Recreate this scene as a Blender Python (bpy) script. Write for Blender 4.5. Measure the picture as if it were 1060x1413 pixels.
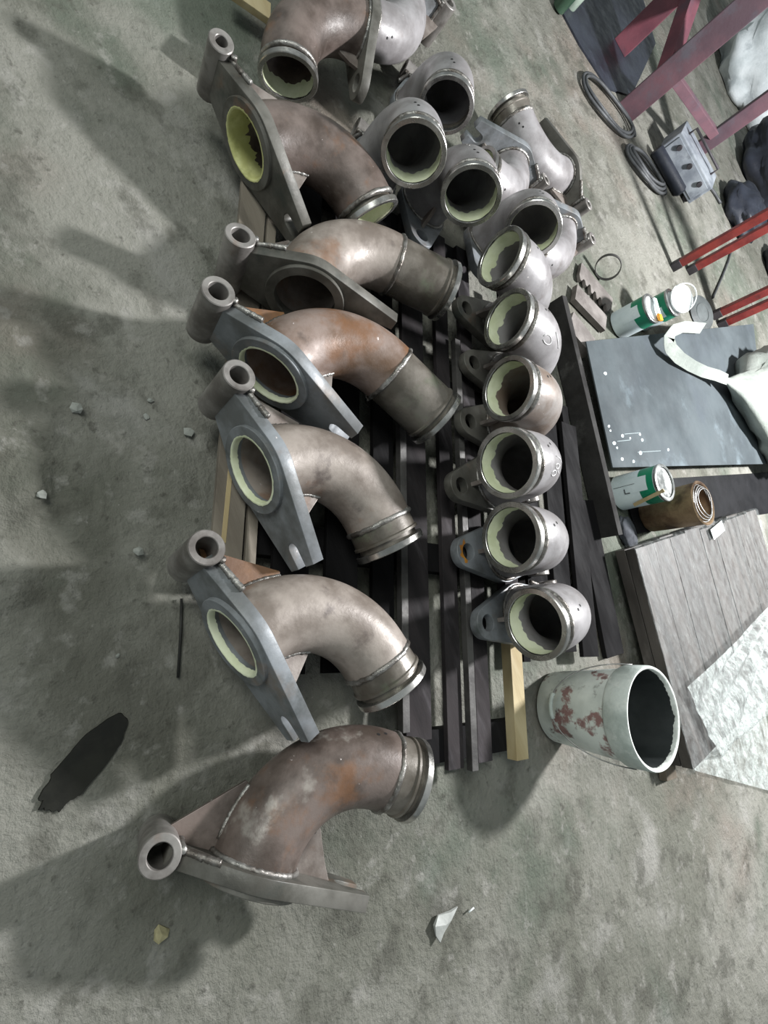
import bpy, bmesh, math, random
from mathutils import Vector, Matrix, Quaternion, noise
random.seed(7)
scene = bpy.context.scene
COL = scene.collection
for o in list(bpy.data.objects):
    bpy.data.objects.remove(o)

# ------------------------------------------------------------------ camera
# The photograph is a phone picture turned on its side: "up" in the place runs to the image's right.
FPX, IMW, IMH = 700.0, 1060.0, 1413.0
CAMH = 1.256
NAD = Vector((20.0 - 530.0, 885.0 - 706.5, FPX)).normalized()     # straight down, in camera axes (x right, y down, z forward)
AZ = -NAD
AY = Vector((0, 0, 1)) - AZ * AZ.z
AY.normalize()
AX = AY.cross(AZ)
C_RIGHT = Vector((AX.x, AY.x, AZ.x))
C_DOWN = Vector((AX.y, AY.y, AZ.y))
C_FWD = Vector((AX.z, AY.z, AZ.z))
CAMP = Vector((0, 0, CAMH))
cam_data = bpy.data.cameras.new('camera')
cam = bpy.data.objects.new('camera', cam_data)
COL.objects.link(cam)
cam_data.sensor_fit = 'HORIZONTAL'
cam_data.sensor_width = 36.0
cam_data.lens = 36.0 * FPX / IMW
cam_data.clip_start = 0.02
cam_data.clip_end = 200
m3 = Matrix((C_RIGHT, -C_DOWN, -C_FWD)).transposed()
cam.matrix_world = Matrix.Translation(CAMP) @ m3.to_4x4()
scene.camera = cam

# ------------------------------------------------------------------ world, lamps, exposure
world = bpy.data.worlds.new('workshop_air')
scene.world = world
world.use_nodes = True
bg = world.node_tree.nodes['Background']
bg.inputs[0].default_value = (0.80, 0.90, 0.92, 1)
bg.inputs[1].default_value = 0.27

def lamp(name, kind, loc, energy, color, size=0.2, target=None, spread=None):
    d = bpy.data.lights.new(name, kind)
    o = bpy.data.objects.new(name, d)
    COL.objects.link(o)
    o.location = loc
    d.energy = energy
    d.color = color
    if kind == 'AREA':
        d.size = size
    else:
        d.shadow_soft_size = size
    if target is not None:
        o.rotation_euler = (Vector(target) - Vector(loc)).to_track_quat('-Z', 'Y').to_euler()
    return o
lamp('flood_lamp', 'POINT', (0.70, 4.3, 3.0), 1150, (0.985, 0.985, 1.0), 0.16)
lamp('hall_lamp', 'AREA', (-2.2, -0.9, 3.6), 75, (0.96, 1.0, 0.95), 1.6, (-0.3, 0.6, 0))
scene.view_settings.view_transform = 'Standard'
scene.view_settings.look = 'None'
scene.view_settings.gamma = 1.0
scene.view_settings.use_curve_mapping = False
scene.view_settings.exposure = 0.46

# ------------------------------------------------------------------ helpers
def ray(px, py):
    return C_RIGHT * ((px - 530.0) / FPX) + C_DOWN * ((py - 706.5) / FPX) + C_FWD
def at(px, py, z=0.0):
    """point of height z seen through a pixel of the photograph"""
    d = ray(px, py)
    return CAMP + d * ((z - CAMH) / d.z)
def rise(base, px, py):
    """height on the vertical through base that is seen nearest to a pixel"""
    d = ray(px, py)
    h = Vector((d.x, d.y))
    t = (Vector((base.x, base.y)).dot(h)) / h.dot(h)
    return CAMH + d.z * t

def tag(o, label, cat, group=None, kind=None):
    if label: o['label'] = label
    if cat: o['category'] = cat
    if group: o['group'] = group
    if kind: o['kind'] = kind
    return o
def thing(name, label, cat, loc=(0, 0, 0), rot=None, group=None):
    o = bpy.data.objects.new(name, None)
    COL.objects.link(o)
    o.empty_display_size = 0.05
    if rot is not None:
        o.matrix_world = Matrix.Translation(loc) @ rot.to_4x4()
    else:
        o.location = loc
    return tag(o, label, cat, group)

class MB:
    def __init__(s):
        s.v = []; s.f = []
    def add(s, vs, fs):
        n = len(s.v)
        s.v += [tuple(v) for v in vs]
        s.f += [tuple(i + n for i in f) for f in fs]
    def box(s, c, size, rot=None):
        c = Vector(c); h = [x / 2 for x in size]
        vs = []
        for dx in (-1, 1):
            for dy in (-1, 1):
                for dz in (-1, 1):
                    p = Vector((dx * h[0], dy * h[1], dz * h[2]))
                    if rot: p = rot @ p
                    vs.append(c + p)
        s.add(vs, [(0, 1, 3, 2), (4, 6, 7, 5), (0, 4, 5, 1), (2, 3, 7, 6), (0, 2, 6, 4), (1, 5, 7, 3)])
        return s
    def bar(s, a, b, w, h, up=Vector((0, 0, 1))):
        """square bar from a to b, w across and h high, its top faces up"""
        a = Vector(a); b = Vector(b)
        u = (b - a); L = u.length; u.normalize()
        n = u.cross(up)
        if n.length < 1e-4: n = u.cross(Vector((1, 0, 0)))
        n.normalize(); k = n.cross(u)
        r = Matrix((u, n, k)).transposed()
        return s.box((a + b) / 2, (L, w, h), r)
    def prism(s, poly, z0, z1):
        n = len(poly)
        s.add([(p[0], p[1], z0) for p in poly] + [(p[0], p[1], z1) for p in poly],
              [tuple(range(n - 1, -1, -1)), tuple(range(n, 2 * n))] + [(i, (i + 1) % n, (i + 1) % n + n, i + n) for i in range(n)])
        return s
    def sweep(s, frames, prof, closed_prof=True, closed_path=False, caps=False):
        """frames: list of (origin, e1, e2); prof: list of (a, b) or a function of the frame index"""
        n0 = len(s.v); m = None
        for i, (o, e1, e2) in enumerate(frames):
            pr = prof(i) if callable(prof) else prof
            m = len(pr)
            s.v += [tuple(o + e1 * a + e2 * b) for a, b in pr]
        nf = len(frames)
        for i in range(nf if closed_path else nf - 1):
            j = (i + 1) % nf
            for k in range(m if closed_prof else m - 1):
                l = (k + 1) % m
                s.f.append((n0 + i * m + k, n0 + j * m + k, n0 + j * m + l, n0 + i * m + l))
        if caps:
            s.f.append(tuple(n0 + k for k in range(m)))
            s.f.append(tuple(n0 + (nf - 1) * m + k for k in range(m - 1, -1, -1)))
        return s
    def tube(s, pts, r, n=8, caps=True):
        """round wire through points; r a number or a list"""
        pts = [Vector(p) for p in pts]
        fr = []
        ref = Vector((0.123, 0.31, 0.94))
        for i, p in enumerate(pts):
            t = (pts[min(i + 1, len(pts) - 1)] - pts[max(i - 1, 0)]).normalized()
            e1 = ref - t * ref.dot(t)
            if e1.length < 0.05:
                e1 = Vector((1, 0, 0)) - t * t.x
            e1.normalize(); ref = e1
            fr.append((p, e1, t.cross(e1)))
        def pf(i):
            rr = r[i] if isinstance(r, (list, tuple)) else r
            return [(rr * math.cos(2 * math.pi * k / n), rr * math.sin(2 * math.pi * k / n)) for k in range(n)]
        return s.sweep(fr, pf, caps=caps)
    def lathe(s, prof, n=40, org=(0, 0, 0), e1=(1, 0, 0), e2=(0, 1, 0), ax=(0, 0, 1), wob=None, close=False):
        """prof: list of (radius, height along ax)"""
        org = Vector(org); e1 = Vector(e1); e2 = Vector(e2); ax = Vector(ax)
        n0 = len(s.v); m = len(prof)
        for i in range(n):
            a = 2 * math.pi * i / n
            d = e1 * math.cos(a) + e2 * math.sin(a)
            for k, (r, h) in enumerate(prof):
                if wob: r, h = wob(a, k, r, h)
                s.v.append(tuple(org + d * r + ax * h))
        for i in range(n):
            j = (i + 1) % n
            for k in range(m if close else m - 1):
                l = (k + 1) % m
                s.f.append((n0 + i * m + k, n0 + j * m + k, n0 + j * m + l, n0 + i * m + l))
        return s
    def disc(s, org, r, n=24, e1=(1, 0, 0), e2=(0, 1, 0)):
        org = Vector(org); e1 = Vector(e1); e2 = Vector(e2)
        s.add([org + e1 * (r * math.cos(2 * math.pi * k / n)) + e2 * (r * math.sin(2 * math.pi * k / n)) for k in range(n)], [tuple(range(n))])
        return s
    def mesh(s, name, smooth=None, bevel=0.0):
        me = bpy.data.meshes.new(name)
        me.from_pydata(s.v, [], s.f)
        bm = bmesh.new(); bm.from_mesh(me)
        bmesh.ops.remove_doubles(bm, verts=bm.verts, dist=1e-6)
        if bevel:
            bmesh.ops.bevel(bm, geom=[e for e in bm.edges if len(e.link_faces) == 2 and e.calc_face_angle(0) > 0.6],
                            offset=bevel, segments=2, affect='EDGES', profile=0.6)
        bmesh.ops.recalc_face_normals(bm, faces=bm.faces)
        bm.to_mesh(me); bm.free()
        if smooth is not None:
            me.shade_smooth()
            if smooth < 180:
                me.set_sharp_from_angle(angle=math.radians(smooth))
        return me
    def build(s, name, mat, parent=None, smooth=None, bevel=0.0, label=None):
        me = s.mesh(name, smooth, bevel)
        return link(name, me, mat, parent, label)
def link(name, me, mat, parent=None, label=None):
    if mat and not me.materials:
        me.materials.append(mat)
    o = bpy.data.objects.new(name, me)
    COL.objects.link(o)
    if mat and me.materials[0] != mat:
        o.material_slots[0].link = 'OBJECT'
        o.material_slots[0].material = mat
    if parent:
        o.parent = parent
    if label: o['label'] = label
    return o

def plate_mesh(name, loops, z0, z1, bevel=0.0):
    """flat plate with holes: loops of 2-D points, the first the outline"""
    cu = bpy.data.curves.new(name, 'CURVE')
    cu.dimensions = '2D'; cu.fill_mode = 'BOTH'
    cu.extrude = (z1 - z0) / 2 - bevel
    cu.bevel_depth = bevel; cu.bevel_resolution = 1; cu.offset = -bevel
    for lp in loops:
        sp = cu.splines.new('POLY'); sp.points.add(len(lp) - 1)
        for p, q in zip(sp.points, lp): p.co = (q[0], q[1], 0, 1)
        sp.use_cyclic_u = True
    ob = bpy.data.objects.new(name, cu); COL.objects.link(ob)
    dg = bpy.context.evaluated_depsgraph_get()
    me = bpy.data.meshes.new_from_object(ob.evaluated_get(dg))
    bpy.data.objects.remove(ob); bpy.data.curves.remove(cu)
    for v in me.vertices: v.co.z += (z0 + z1) / 2
    me.name = name
    return me
def circle(cx, cy, r, n=40, ccw=True):
    return [(cx + r * math.cos(2 * math.pi * k / n * (1 if ccw else -1)), cy + r * math.sin(2 * math.pi * k / n * (1 if ccw else -1))) for k in range(n)]
def hull(pts):
    pts = sorted(set((round(p[0], 5), round(p[1], 5)) for p in pts))
    def half(ps):
        h = []
        for p in ps:
            while len(h) > 1 and (h[-1][0] - h[-2][0]) * (p[1] - h[-2][1]) - (h[-1][1] - h[-2][1]) * (p[0] - h[-2][0]) <= 0: h.pop()
            h.append(p)
        return h
    a = half(pts); b = half(pts[::-1])
    return a[:-1] + b[:-1]

# ------------------------------------------------------------------ materials
def srgb(r, g, b):
    f = lambda c: (c / 255 / 12.92) if c / 255 <= 0.04045 else ((c / 255 + 0.055) / 1.055) ** 2.4
    return (f(r), f(g), f(b), 1.0)
def pm(name, c1, c2, scale=8.0, rough=0.6, metal=0.0, layers=(), bump=0.15, bscale=60.0, rvar=0.12, coords='Object', stretch=None, alpha=None, spec=0.5, ramp=(0.35, 0.65), bdist=0.01):
    """two-tone noise base, layers of (colour, scale, lo, hi, strength), bump; shifted for each object by its random number"""
    m = bpy.data.materials.new(name)
    m.use_nodes = True
    nt = m.node_tree; N = nt.nodes; L = nt.links
    bs = N['Principled BSDF']
    tc = N.new('ShaderNodeTexCoord'); oi = N.new('ShaderNodeObjectInfo')
    mul = N.new('ShaderNodeMath'); mul.operation = 'MULTIPLY'; mul.inputs[1].default_value = 37.0
    L.new(oi.outputs['Random'], mul.inputs[0])
    av = N.new('ShaderNodeVectorMath'); av.operation = 'ADD'
    L.new(tc.outputs[coords], av.inputs[0]); L.new(mul.outputs[0], av.inputs[1])
    vec = av.outputs[0]
    if stretch:
        mp = N.new('ShaderNodeMapping'); mp.inputs['Scale'].default_value = stretch
        L.new(vec, mp.inputs[0]); vec = mp.outputs[0]
    def nz(sc, det=6.0, ro=0.6):
        n = N.new('ShaderNodeTexNoise'); n.inputs['Scale'].default_value = sc
        n.inputs['Detail'].default_value = det; n.inputs['Roughness'].default_value = ro
        L.new(vec, n.inputs['Vector']); return n.outputs['Fac']
    def rng(sock, lo, hi, a=0.0, b=1.0):
        r = N.new('ShaderNodeMapRange'); r.interpolation_type = 'SMOOTHSTEP'
        for i, x in zip((1, 2, 3, 4), (lo, hi, a, b)): r.inputs[i].default_value = x
        L.new(sock, r.inputs[0]); return r.outputs[0]
    def mix(f, a, b):
        x = N.new('ShaderNodeMix'); x.data_type = 'RGBA'
        L.new(f, x.inputs[0])
        for i, c in ((6, a), (7, b)):
            if isinstance(c, tuple): x.inputs[i].default_value = c
            else: L.new(c, x.inputs[i])
        return x.outputs[2]
    col = mix(rng(nz(scale), *ramp), c1, c2)
    for (lc, ls, lo, hi, st) in layers:
        col = mix(rng(nz(ls), lo, hi, 0.0, st), col, lc)
    L.new(col, bs.inputs['Base Color'])
    r = rng(nz(scale * 2.3), 0.3, 0.7, max(0.03, rough - rvar), min(1.0, rough + rvar))
    L.new(r, bs.inputs['Roughness'])
    bs.inputs['Metallic'].default_value = metal
    bs.inputs['Specular IOR Level'].default_value = spec
    if alpha is not None: bs.inputs['Alpha'].default_value = alpha
    if bump:
        bn = N.new('ShaderNodeBump'); bn.inputs['Strength'].default_value = bump; bn.inputs['Distance'].default_value = bdist
        L.new(nz(bscale, 8.0, 0.65), bn.inputs['Height']); L.new(bn.outputs[0], bs.inputs['Normal'])
    return m

M = {}
SPAT = (srgb(225, 215, 212), 55, 0.70, 0.74, 0.75)
RUST = srgb(120, 82, 52)
M['pipe'] = pm('weathered_steel', srgb(154, 144, 136), srgb(114, 104, 96), 9, 0.44, 0.12, [(RUST, 7, 0.56, 0.72, 0.55), (srgb(70, 60, 58), 12, 0.58, 0.74, 0.7), SPAT], 0.10, 90)
M['pipe_rust'] = pm('rusted_steel', srgb(140, 124, 116), srgb(104, 82, 66), 8, 0.46, 0.10, [(RUST, 6, 0.46, 0.62, 0.75), (srgb(66, 56, 50), 11, 0.56, 0.72, 0.7), SPAT], 0.12, 90)
M['pipe_grey'] = pm('grey_mill_steel', srgb(154, 151, 152), srgb(122, 118, 118), 8, 0.42, 0.08, [(srgb(94, 84, 80), 10, 0.58, 0.75, 0.6), SPAT], 0.08, 90)
M['pipe_dark'] = pm('dark_oily_steel', srgb(112, 100, 94), srgb(70, 60, 54), 8, 0.42, 0.10, [(RUST, 6, 0.56, 0.70, 0.6), (srgb(165, 160, 152), 9, 0.60, 0.70, 0.5), SPAT], 0.12, 90)
M['pipe_stain'] = pm('brown_stained_steel', srgb(152, 146, 142), srgb(122, 106, 94), 7, 0.40, 0.10, [(srgb(112, 96, 84), 6, 0.5, 0.66, 0.7), SPAT], 0.08, 90)
M['sleeve'] = pm('sleeve_steel', srgb(118, 112, 104), srgb(84, 78, 70), 10, 0.36, 0.25, [(srgb(108, 116, 96), 9, 0.55, 0.7, 0.6)], 0.08, 80)
M['ring'] = pm('machined_steel', srgb(196, 194, 190), srgb(150, 148, 144), 12, 0.28, 0.9, [], 0.03, 120)
M['groove'] = pm('black_groove_steel', srgb(60, 58, 55), srgb(38, 36, 34), 12, 0.4, 0.5, [], 0.05, 80)
M['plate'] = pm('flame_cut_plate', srgb(134, 138, 142), srgb(98, 100, 100), 9, 0.5, 0.12, [(srgb(126, 108, 92), 7, 0.55, 0.72, 0.6), (srgb(70, 76, 74), 10, 0.58, 0.74, 0.7), SPAT], 0.1, 80)
M['plate_dark'] = pm('dusty_dark_plate', srgb(104, 102, 96), srgb(70, 68, 62), 9, 0.5, 0.12, [(RUST, 7, 0.58, 0.72, 0.6), (srgb(56, 62, 58), 10, 0.55, 0.72, 0.7)], 0.1, 80)
M['rib_rust'] = pm('rusted_rib', srgb(128, 92, 62), srgb(104, 78, 60), 14, 0.55, 0.15, [(srgb(150, 108, 60), 9, 0.55, 0.7, 0.6)], 0.12, 80)
M['rib'] = pm('bare_rib', srgb(140, 132, 126), srgb(104, 94, 88), 12, 0.5, 0.3, [(RUST, 7, 0.6, 0.75, 0.5)], 0.1, 80)
M['weld'] = pm('weld_metal', srgb(160, 158, 154), srgb(96, 90, 84), 18, 0.36, 0.7, [(srgb(84, 72, 60), 22, 0.6, 0.75, 0.7)], 0.3, 120)
M['tube'] = pm('hinge_steel', srgb(146, 142, 138), srgb(102, 97, 93), 12, 0.42, 0.4, [(RUST, 7, 0.6, 0.75, 0.4)], 0.08, 80)
M['primer'] = pm('pale_primer', srgb(232, 236, 208), srgb(210, 216, 180), 14, 0.55, 0.0, [(srgb(150, 158, 104), 8, 0.58, 0.75, 0.5)], 0.15, 60)
M['primer_yellow'] = pm('yellow_primer', srgb(216, 216, 158), srgb(188, 188, 122), 12, 0.55, 0.0, [(srgb(120, 124, 60), 9, 0.56, 0.72, 0.6)], 0.15, 60)
M['black'] = pm('black_hole', srgb(14, 13, 12), srgb(8, 8, 8), 10, 0.8, 0, [], 0)
M['chalk'] = pm('white_chalk', srgb(226, 224, 224), srgb(196, 194, 194), 60, 0.7, 0, [], 0.1)
M['ochre'] = pm('ochre_paint', srgb(186, 128, 44), srgb(150, 100, 40), 20, .6, 0, [], .1)
M['floor'] = pm('workshop_concrete', srgb(132, 131, 123), srgb(104, 104, 95), 1.6, 0.82, 0, [
    (srgb(84, 83, 75), 2.6, 0.48, 0.68, 0.7), (srgb(150, 148, 143), 3.4, 0.54, 0.70, 0.6), (srgb(92, 102, 90), 1.3, 0.50, 0.66, 0.6),
    (srgb(120, 108, 99), 1.0, 0.55, 0.7, 0.6), (srgb(76, 75, 68), 9, 0.52, 0.68, 0.6), (srgb(150, 148, 142), 16, 0.56, 0.70, 0.5),
    (srgb(72, 70, 64), 34, 0.60, 0.72, 0.6), (srgb(164, 161, 155), 70, 0.66, 0.76, 0.5), (srgb(58, 56, 52), 110, 0.68, 0.76, 0.6)], 0.9, 34, bdist=0.016, spec=0.2)
M['wood_dark'] = pm('sooty_pallet_wood', srgb(54, 50, 51), srgb(32, 30, 31), 6, 0.8, 0, [(srgb(98, 94, 97), 7, 0.54, 0.70, 0.6)], 0.3, 30, stretch=(0.25, 1, 1), spec=.15)
M['wood_black'] = pm('black_pallet_wood', srgb(24, 23, 24), srgb(14, 13, 14), 6, 0.8, 0, [(srgb(44, 42, 42), 7, 0.6, 0.75, 0.5)], 0.3, 30, stretch=(0.25, 1, 1), spec=.12)
M['wood_grey'] = pm('dusty_grey_board', srgb(128, 120, 108), srgb(96, 88, 78), 6, 0.8, 0, [(srgb(70, 64, 56), 9, 0.58, 0.72, 0.6)], 0.3, 40, stretch=(0.2, 1, 1))
M['wood_pale'] = pm('fresh_pine', srgb(190, 176, 140), srgb(164, 146, 108), 6, 0.7, 0, [(srgb(140, 108, 66), 9, 0.60, 0.76, 0.6)], 0.2, 40, stretch=(0.2, 1, 1))
M['wood_brown'] = pm('old_brown_timber', srgb(108, 98, 84), srgb(78, 70, 60), 6, 0.8, 0, [(srgb(52, 46, 40), 8, 0.56, 0.72, 0.7)], 0.3, 40, stretch=(0.2, 1, 1))
M['bar'] = pm('dull_steel_bar', srgb(88, 86, 84), srgb(58, 56, 55), 10, 0.6, 0.3, [(srgb(104, 104, 104), 9, 0.58, 0.72, 0.5)], 0.15, 60)

# ------------------------------------------------------------------ floor
def crust(x, y):
    """height of the concrete: gentle waves and a broken crust of spilt cement"""
    h = 0.006 * (noise.noise(Vector((x * 1.1, y * 1.1, 0.3)))) + 0.0035 * noise.noise(Vector((x * 5, y * 5, 1.7))) + 0.0015 * noise.noise(Vector((x * 19, y * 19, 4.1)))
    for (cx, cy, rx, ry, hh) in CRUST:
        w = 0.10 * noise.noise(Vector((x * 9, y * 9, 7.7))) + 0.05 * noise.noise(Vector((x * 27, y * 27, 2.2)))
        d = math.hypot((x - cx) / rx, (y - cy) / ry) + w * 2.2
        h += hh * max(0.0, min(1.0, (1.0 - d) / 0.10))
    return h
CRUST = []
for (px, py, rx, ry, hh) in ((-30, 655, .10, .14, .016), (-25, 800, .08, .09, .012), (40, 690, .06, .035, .010), (100, 560, .035, .025, .012), (60, 580, .05, .022, .010), (195, 760, .016, .022, .012),
                             (270, 560, .05, .07, .004), (225, 640, .06, .06, .004), (110, 705, .03, .02, .008)):
    p = at(px, py); CRUST.append((p.x, p.y, rx, ry, hh))
fx0, fx1, fy0, fy1 = -2.4, 2.7, -0.8, 3.6
nx, ny = 290, 250
mb = MB()
for j in range(ny + 1):
    for i in range(nx + 1):
        x = fx0 + (fx1 - fx0) * i / nx; y = fy0 + (fy1 - fy0) * j / ny
        e = min(i, nx - i, j, ny - j) / 12.0
        z = (crust(x, y) - 0.007) * min(1.0, e)
        mb.v.append((x, y, z))
for j in range(ny):
    for i in range(nx):
        a = j * (nx + 1) + i
        mb.f.append((a, a + 1, a + nx + 2, a + nx + 1))
W = 30.0
for q in ([(-W, -W), (W, -W), (W, fy0), (-W, fy0)], [(-W, fy1), (W, fy1), (W, W), (-W, W)], [(-W, fy0), (fx0, fy0), (fx0, fy1), (-W, fy1)], [(fx1, fy0), (W, fy0), (W, fy1), (fx1, fy1)]):
    mb.add([(a, b, 0) for a, b in q], [(0, 1, 2, 3)])
tag(mb.build('floor', M['floor'], smooth=180), 'grey stained rough concrete workshop floor', None, kind='structure')

# ------------------------------------------------------------------ pipe elbows
S_, RB, L2S, L2L, L2T = 0.0423, 0.2235, 0.0918, 0.2102, 0.050
YE, XE, LE, YT, WT, RH, YTH = 0.193, 0.019, 0.084, 0.250, 0.046, 0.080, 0.201
TP, RP, RO, RI, RR = 0.031, 0.113, 0.088, 0.079, 0.0944
NA = 48
def make_elbow_meshes(L2, tagname):
    me = {}
    # bent pipe: out along +x from the flange, round a quarter bend to -y
    fr = []
    def frame(x, y, ang):
        # tangent turns from +x to -y ; e1 = outward side of the bend, e2 = +z
        return (Vector((x, y, 0)), Vector((math.sin(ang), math.cos(ang), 0)), Vector((0, 0, 1)))
    fr.append(frame(TP * 0.5, 0, 0))
    nb = 26
    for i in range(nb + 1):
        a = math.pi / 2 * i / nb
        fr.append((Vector((S_ + RB * math.sin(a), -RB + RB * math.cos(a), 0)), Vector((math.sin(a), math.cos(a), 0)), Vector((0, 0, 1))))
    fr.append((Vector((S_ + RB, -RB - 0.014, 0)), Vector((1, 0, 0)), Vector((0, 0, 1))))
    b = MB()
    cs = [(math.cos(2 * math.pi * k / NA), math.sin(2 * math.pi * k / NA)) for k in range(NA)]
    b.sweep(fr, [(RO * c, RO * s) for c, s in cs])
    b.sweep(fr, [(RI * c, RI * s) for c, s in cs])
    me['elbow'] = b.mesh('elbow', 40)
    # outlet: straight sleeve, shoulder, groove, end ring
    ya = RB + 0.012; ye = RB + L2
    def lathe(prof, nm, wob=None, sm=35, close=False):
        q = MB().lathe(prof, NA, (S_ + RB, 0, 0), (1, 0, 0), (0, 0, 1), (0, -1, 0), wob, close)
        return q.mesh(nm, sm)
    me['sleeve'] = lathe([(RI, ye - .016), (RI, ya), (RO - .003, ya), (RO - .002, ye - .040), (RO + .002, ye - .037), (RO + .002, ye - .031), (RO - .008, ye - .030), (RO - .008, ye - .016)], 'outlet_sleeve', None, 35, True)
    me['ring'] = lathe([(RI, ye - .0165), (RR - .001, ye - .0165), (RR, ye - .0155), (RR, ye - .002), (RR - .002, ye), (RI + .001, ye), (RI, ye - .001)], 'end_ring', None, 35, True)
    # weld bead round the joint
    def wob(a, k, r, h):
        w = noise.noise(Vector((math.cos(a) * 11, math.sin(a) * 11, L2 * 9)))
        w2 = noise.noise(Vector((math.cos(a) * 3, math.sin(a) * 3, 5.1)))
        return (RO + (r - RO) * (1 + 0.35 * w), h + 0.002 * w + 0.0015 * w2)
    bead = [(RO - .004 + .0085 * max(0, math.sin(t)), RB + .014 + .0075 * math.cos(t)) for t in [math.pi * i / 8 for i in range(9)]]
    q = MB().lathe(bead, 96, (S_ + RB, 0, 0), (1, 0, 0), (0, 0, 1), (0, -1, 0), wob)
    me['bead'] = q.mesh('weld_bead', 60)
    # primer brushed inside the outlet, ragged edge
    def wobp(a, k, r, h):
        if k == 0:
            d = .060 + .022 * noise.noise(Vector((math.cos(a) * 1.7, math.sin(a) * 1.7, 3.3))) + .010 * noise.noise(Vector((math.cos(a) * 7, math.sin(a) * 7, 9.3)))
            return (r, ye - d)
        return (r, h + (.003 * noise.noise(Vector((math.cos(a) * 6, math.sin(a) * 6, 1.3))) if k == 3 else 0))
    q = MB().lathe([(RI - .0008, ye - .06), (RI - .0013, ye - .03), (RI - .0013, ye - .015), (RI - .001, ye - .006)], 96, (S_ + RB, 0, 0), (1, 0, 0), (0, 0, 1), (0, -1, 0), wobp)
    me['primer'] = q.mesh('outlet_primer', 180)
    return me
EM = {'short': make_elbow_meshes(L2S, 'short'), 'long': make_elbow_meshes(L2L, 'long'), 'stub': make_elbow_meshes(L2T, 'stub')}
# flange plate: in the y-z plane, thickness along +x.  Drawn in (y, z), then turned.
neck = [(0.178, 0.058), (0.178, -0.058)]
arm = hull(circle(0, 0, RP, 56) + [(-YT, 0.052), (-YT, -0.052)] + neck)          # square-ended arm with an open bolt slot
slot = [(-YT, -.018), (-YT + .045, -.018)] + [(-YT + .045 + .018 * math.sin(math.pi * i / 8), -.018 * math.cos(math.pi * i / 8)) for i in range(1, 8)] + [(-YT + .045, .018), (-YT, .018)]
i0 = max(range(len(arm)), key=lambda i: (round(-arm[i][0], 4), -arm[i][1]))
arm2 = []
k0 = [i for i, p in enumerate(arm) if abs(p[0] + YT) < 1e-4]
for i, p in enumerate(arm):
    arm2.append(p)
    q = arm[(i + 1) % len(arm)]
    if abs(p[0] + YT) < 1e-4 and abs(q[0] + YT) < 1e-4:
        arm2 += slot if p[1] < q[1] else slot[::-1]
pl = plate_mesh('flange_plate', [arm2, circle(0, 0, RH, 48, False)], 0, TP, 0.0015)
tongue = hull(circle(0, 0, .101, 56) + circle(-.172, 0, .050, 28) + neck)            # round tongue with a bolt hole
pt = plate_mesh('flange_plate', [tongue, circle(0, 0, RH, 48, False), circle(-.172, 0, 0.026, 24, False)], 0, TP, 0.0015)
rotp = Matrix(((0, 0, 1), (1, 0, 0), (0, 1, 0))).to_4x4()      # (u, v, w) -> (w, u, v)
pl.transform(rotp)
pt.transform(rotp)
HM = {'arm': pl, 'tongue': pt}
def ztube(cx, cy, r0, r1, h, name):
    q = MB().lathe([(r1, -h), (r0 - .002, -h), (r0, -h + .002), (r0, h - .002), (r0 - .002, h), (r1 + .0015, h), (r1, h - .0015)], 36, (cx, cy, 0), close=True)
    return q.mesh(name, 35)
HM['boss'] = MB().lathe([(RH, 0), (RH, -.010), (.1035, -.010), (.105, -.0085), (.105, 0)], 56, (0, 0, 0), (0, 1, 0), (0, 0, 1), (1, 0, 0), close=True).mesh('boss_ring', 35)
HM['tube'] = ztube(XE, YE, 0.037, 0.022, LE, 'hinge_tube')
HM['tubeslim'] = ztube(XE, YE, 0.031, 0.015, LE, 'hinge_tube')
def arcp(r, a0, a1, n=10):
    return [(S_ + r * math.sin(math.radians(a0 + (a1 - a0) * i / n)), -RB + r * math.cos(math.radians(a0 + (a1 - a0) * i / n))) for i in range(n + 1)]
g = [(TP - .004, 0.178), (0.034, YE + 0.012), (0.052, YE - .004)] + [(0.165, 0.074)] + arcp(RB + RO - .006, 22, 0) + [(TP - .004, RO - .004)]
HM['gusset'] = MB().prism(g, -.0065, .0065).mesh('gusset', None, .001)
g2 = [(TP - .003, -RO + .004), (TP - .003, -.172)] + [(0.060, -.150), (0.118, -.118)] + arcp(RB - RO + .006, 38, 6)
HM['rib'] = MB().prism(g2, -.0065, .0065).mesh('rib', None, .001)
g3 = [(TP - .003, -RO + .004), (TP - .003, -.128), (0.060, -.120), (0.095, -.104)] + arcp(RB - RO + .006, 26, 6)
HM['ribs'] = MB().prism(g3, -.0065, .0065).mesh('rib', None, .001)
# weld runs: tube to plate, gusset foot, rib foot
def weldrun(pts, r, seed, name):
    out = []; rad = []
    P = [Vector(p) for p in pts]
    for a, b in zip(P, P[1:]):
        n = max(3, int((b - a).length / .004))
        for i in range(n):
            out.append(a.lerp(b, i / n))
    out.append(P[-1])
    for i, p in enumerate(out):
        w = noise.noise(Vector((i * .9, seed, 0)))
        out[i] = p + Vector((noise.noise(Vector((i * .7, seed, 5))), noise.noise(Vector((i * .7, seed, 9))), 0)) * r * .35
        rad.append(r * (1 + .45 * w))
    return MB().tube(out, rad, 7).mesh(name, 180)
HM['weld_tube'] = weldrun([(TP + .004, YE - .034, LE - .004), (TP + .004, YE - .036, -LE + .004)], .008, 1.0, 'weld')
gw = [(x, y, .007) for x, y in arcp(RB + RO - .001, 22, 2, 6)]
HM['weld_gusset'] = weldrun(gw, .006, 2.0, 'weld')
rw = [(x, y, .007) for x, y in arcp(RB - RO + .001, 38, 8, 6)]
HM['weld_rib'] = weldrun(rw, .005, 3.0, 'weld')
fl = []
for k in range(40):
    a = 2 * math.pi * k / 39
    fl.append((TP + .002, (RO + .003) * math.cos(a), (RO + .003) * math.sin(a)))
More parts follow.
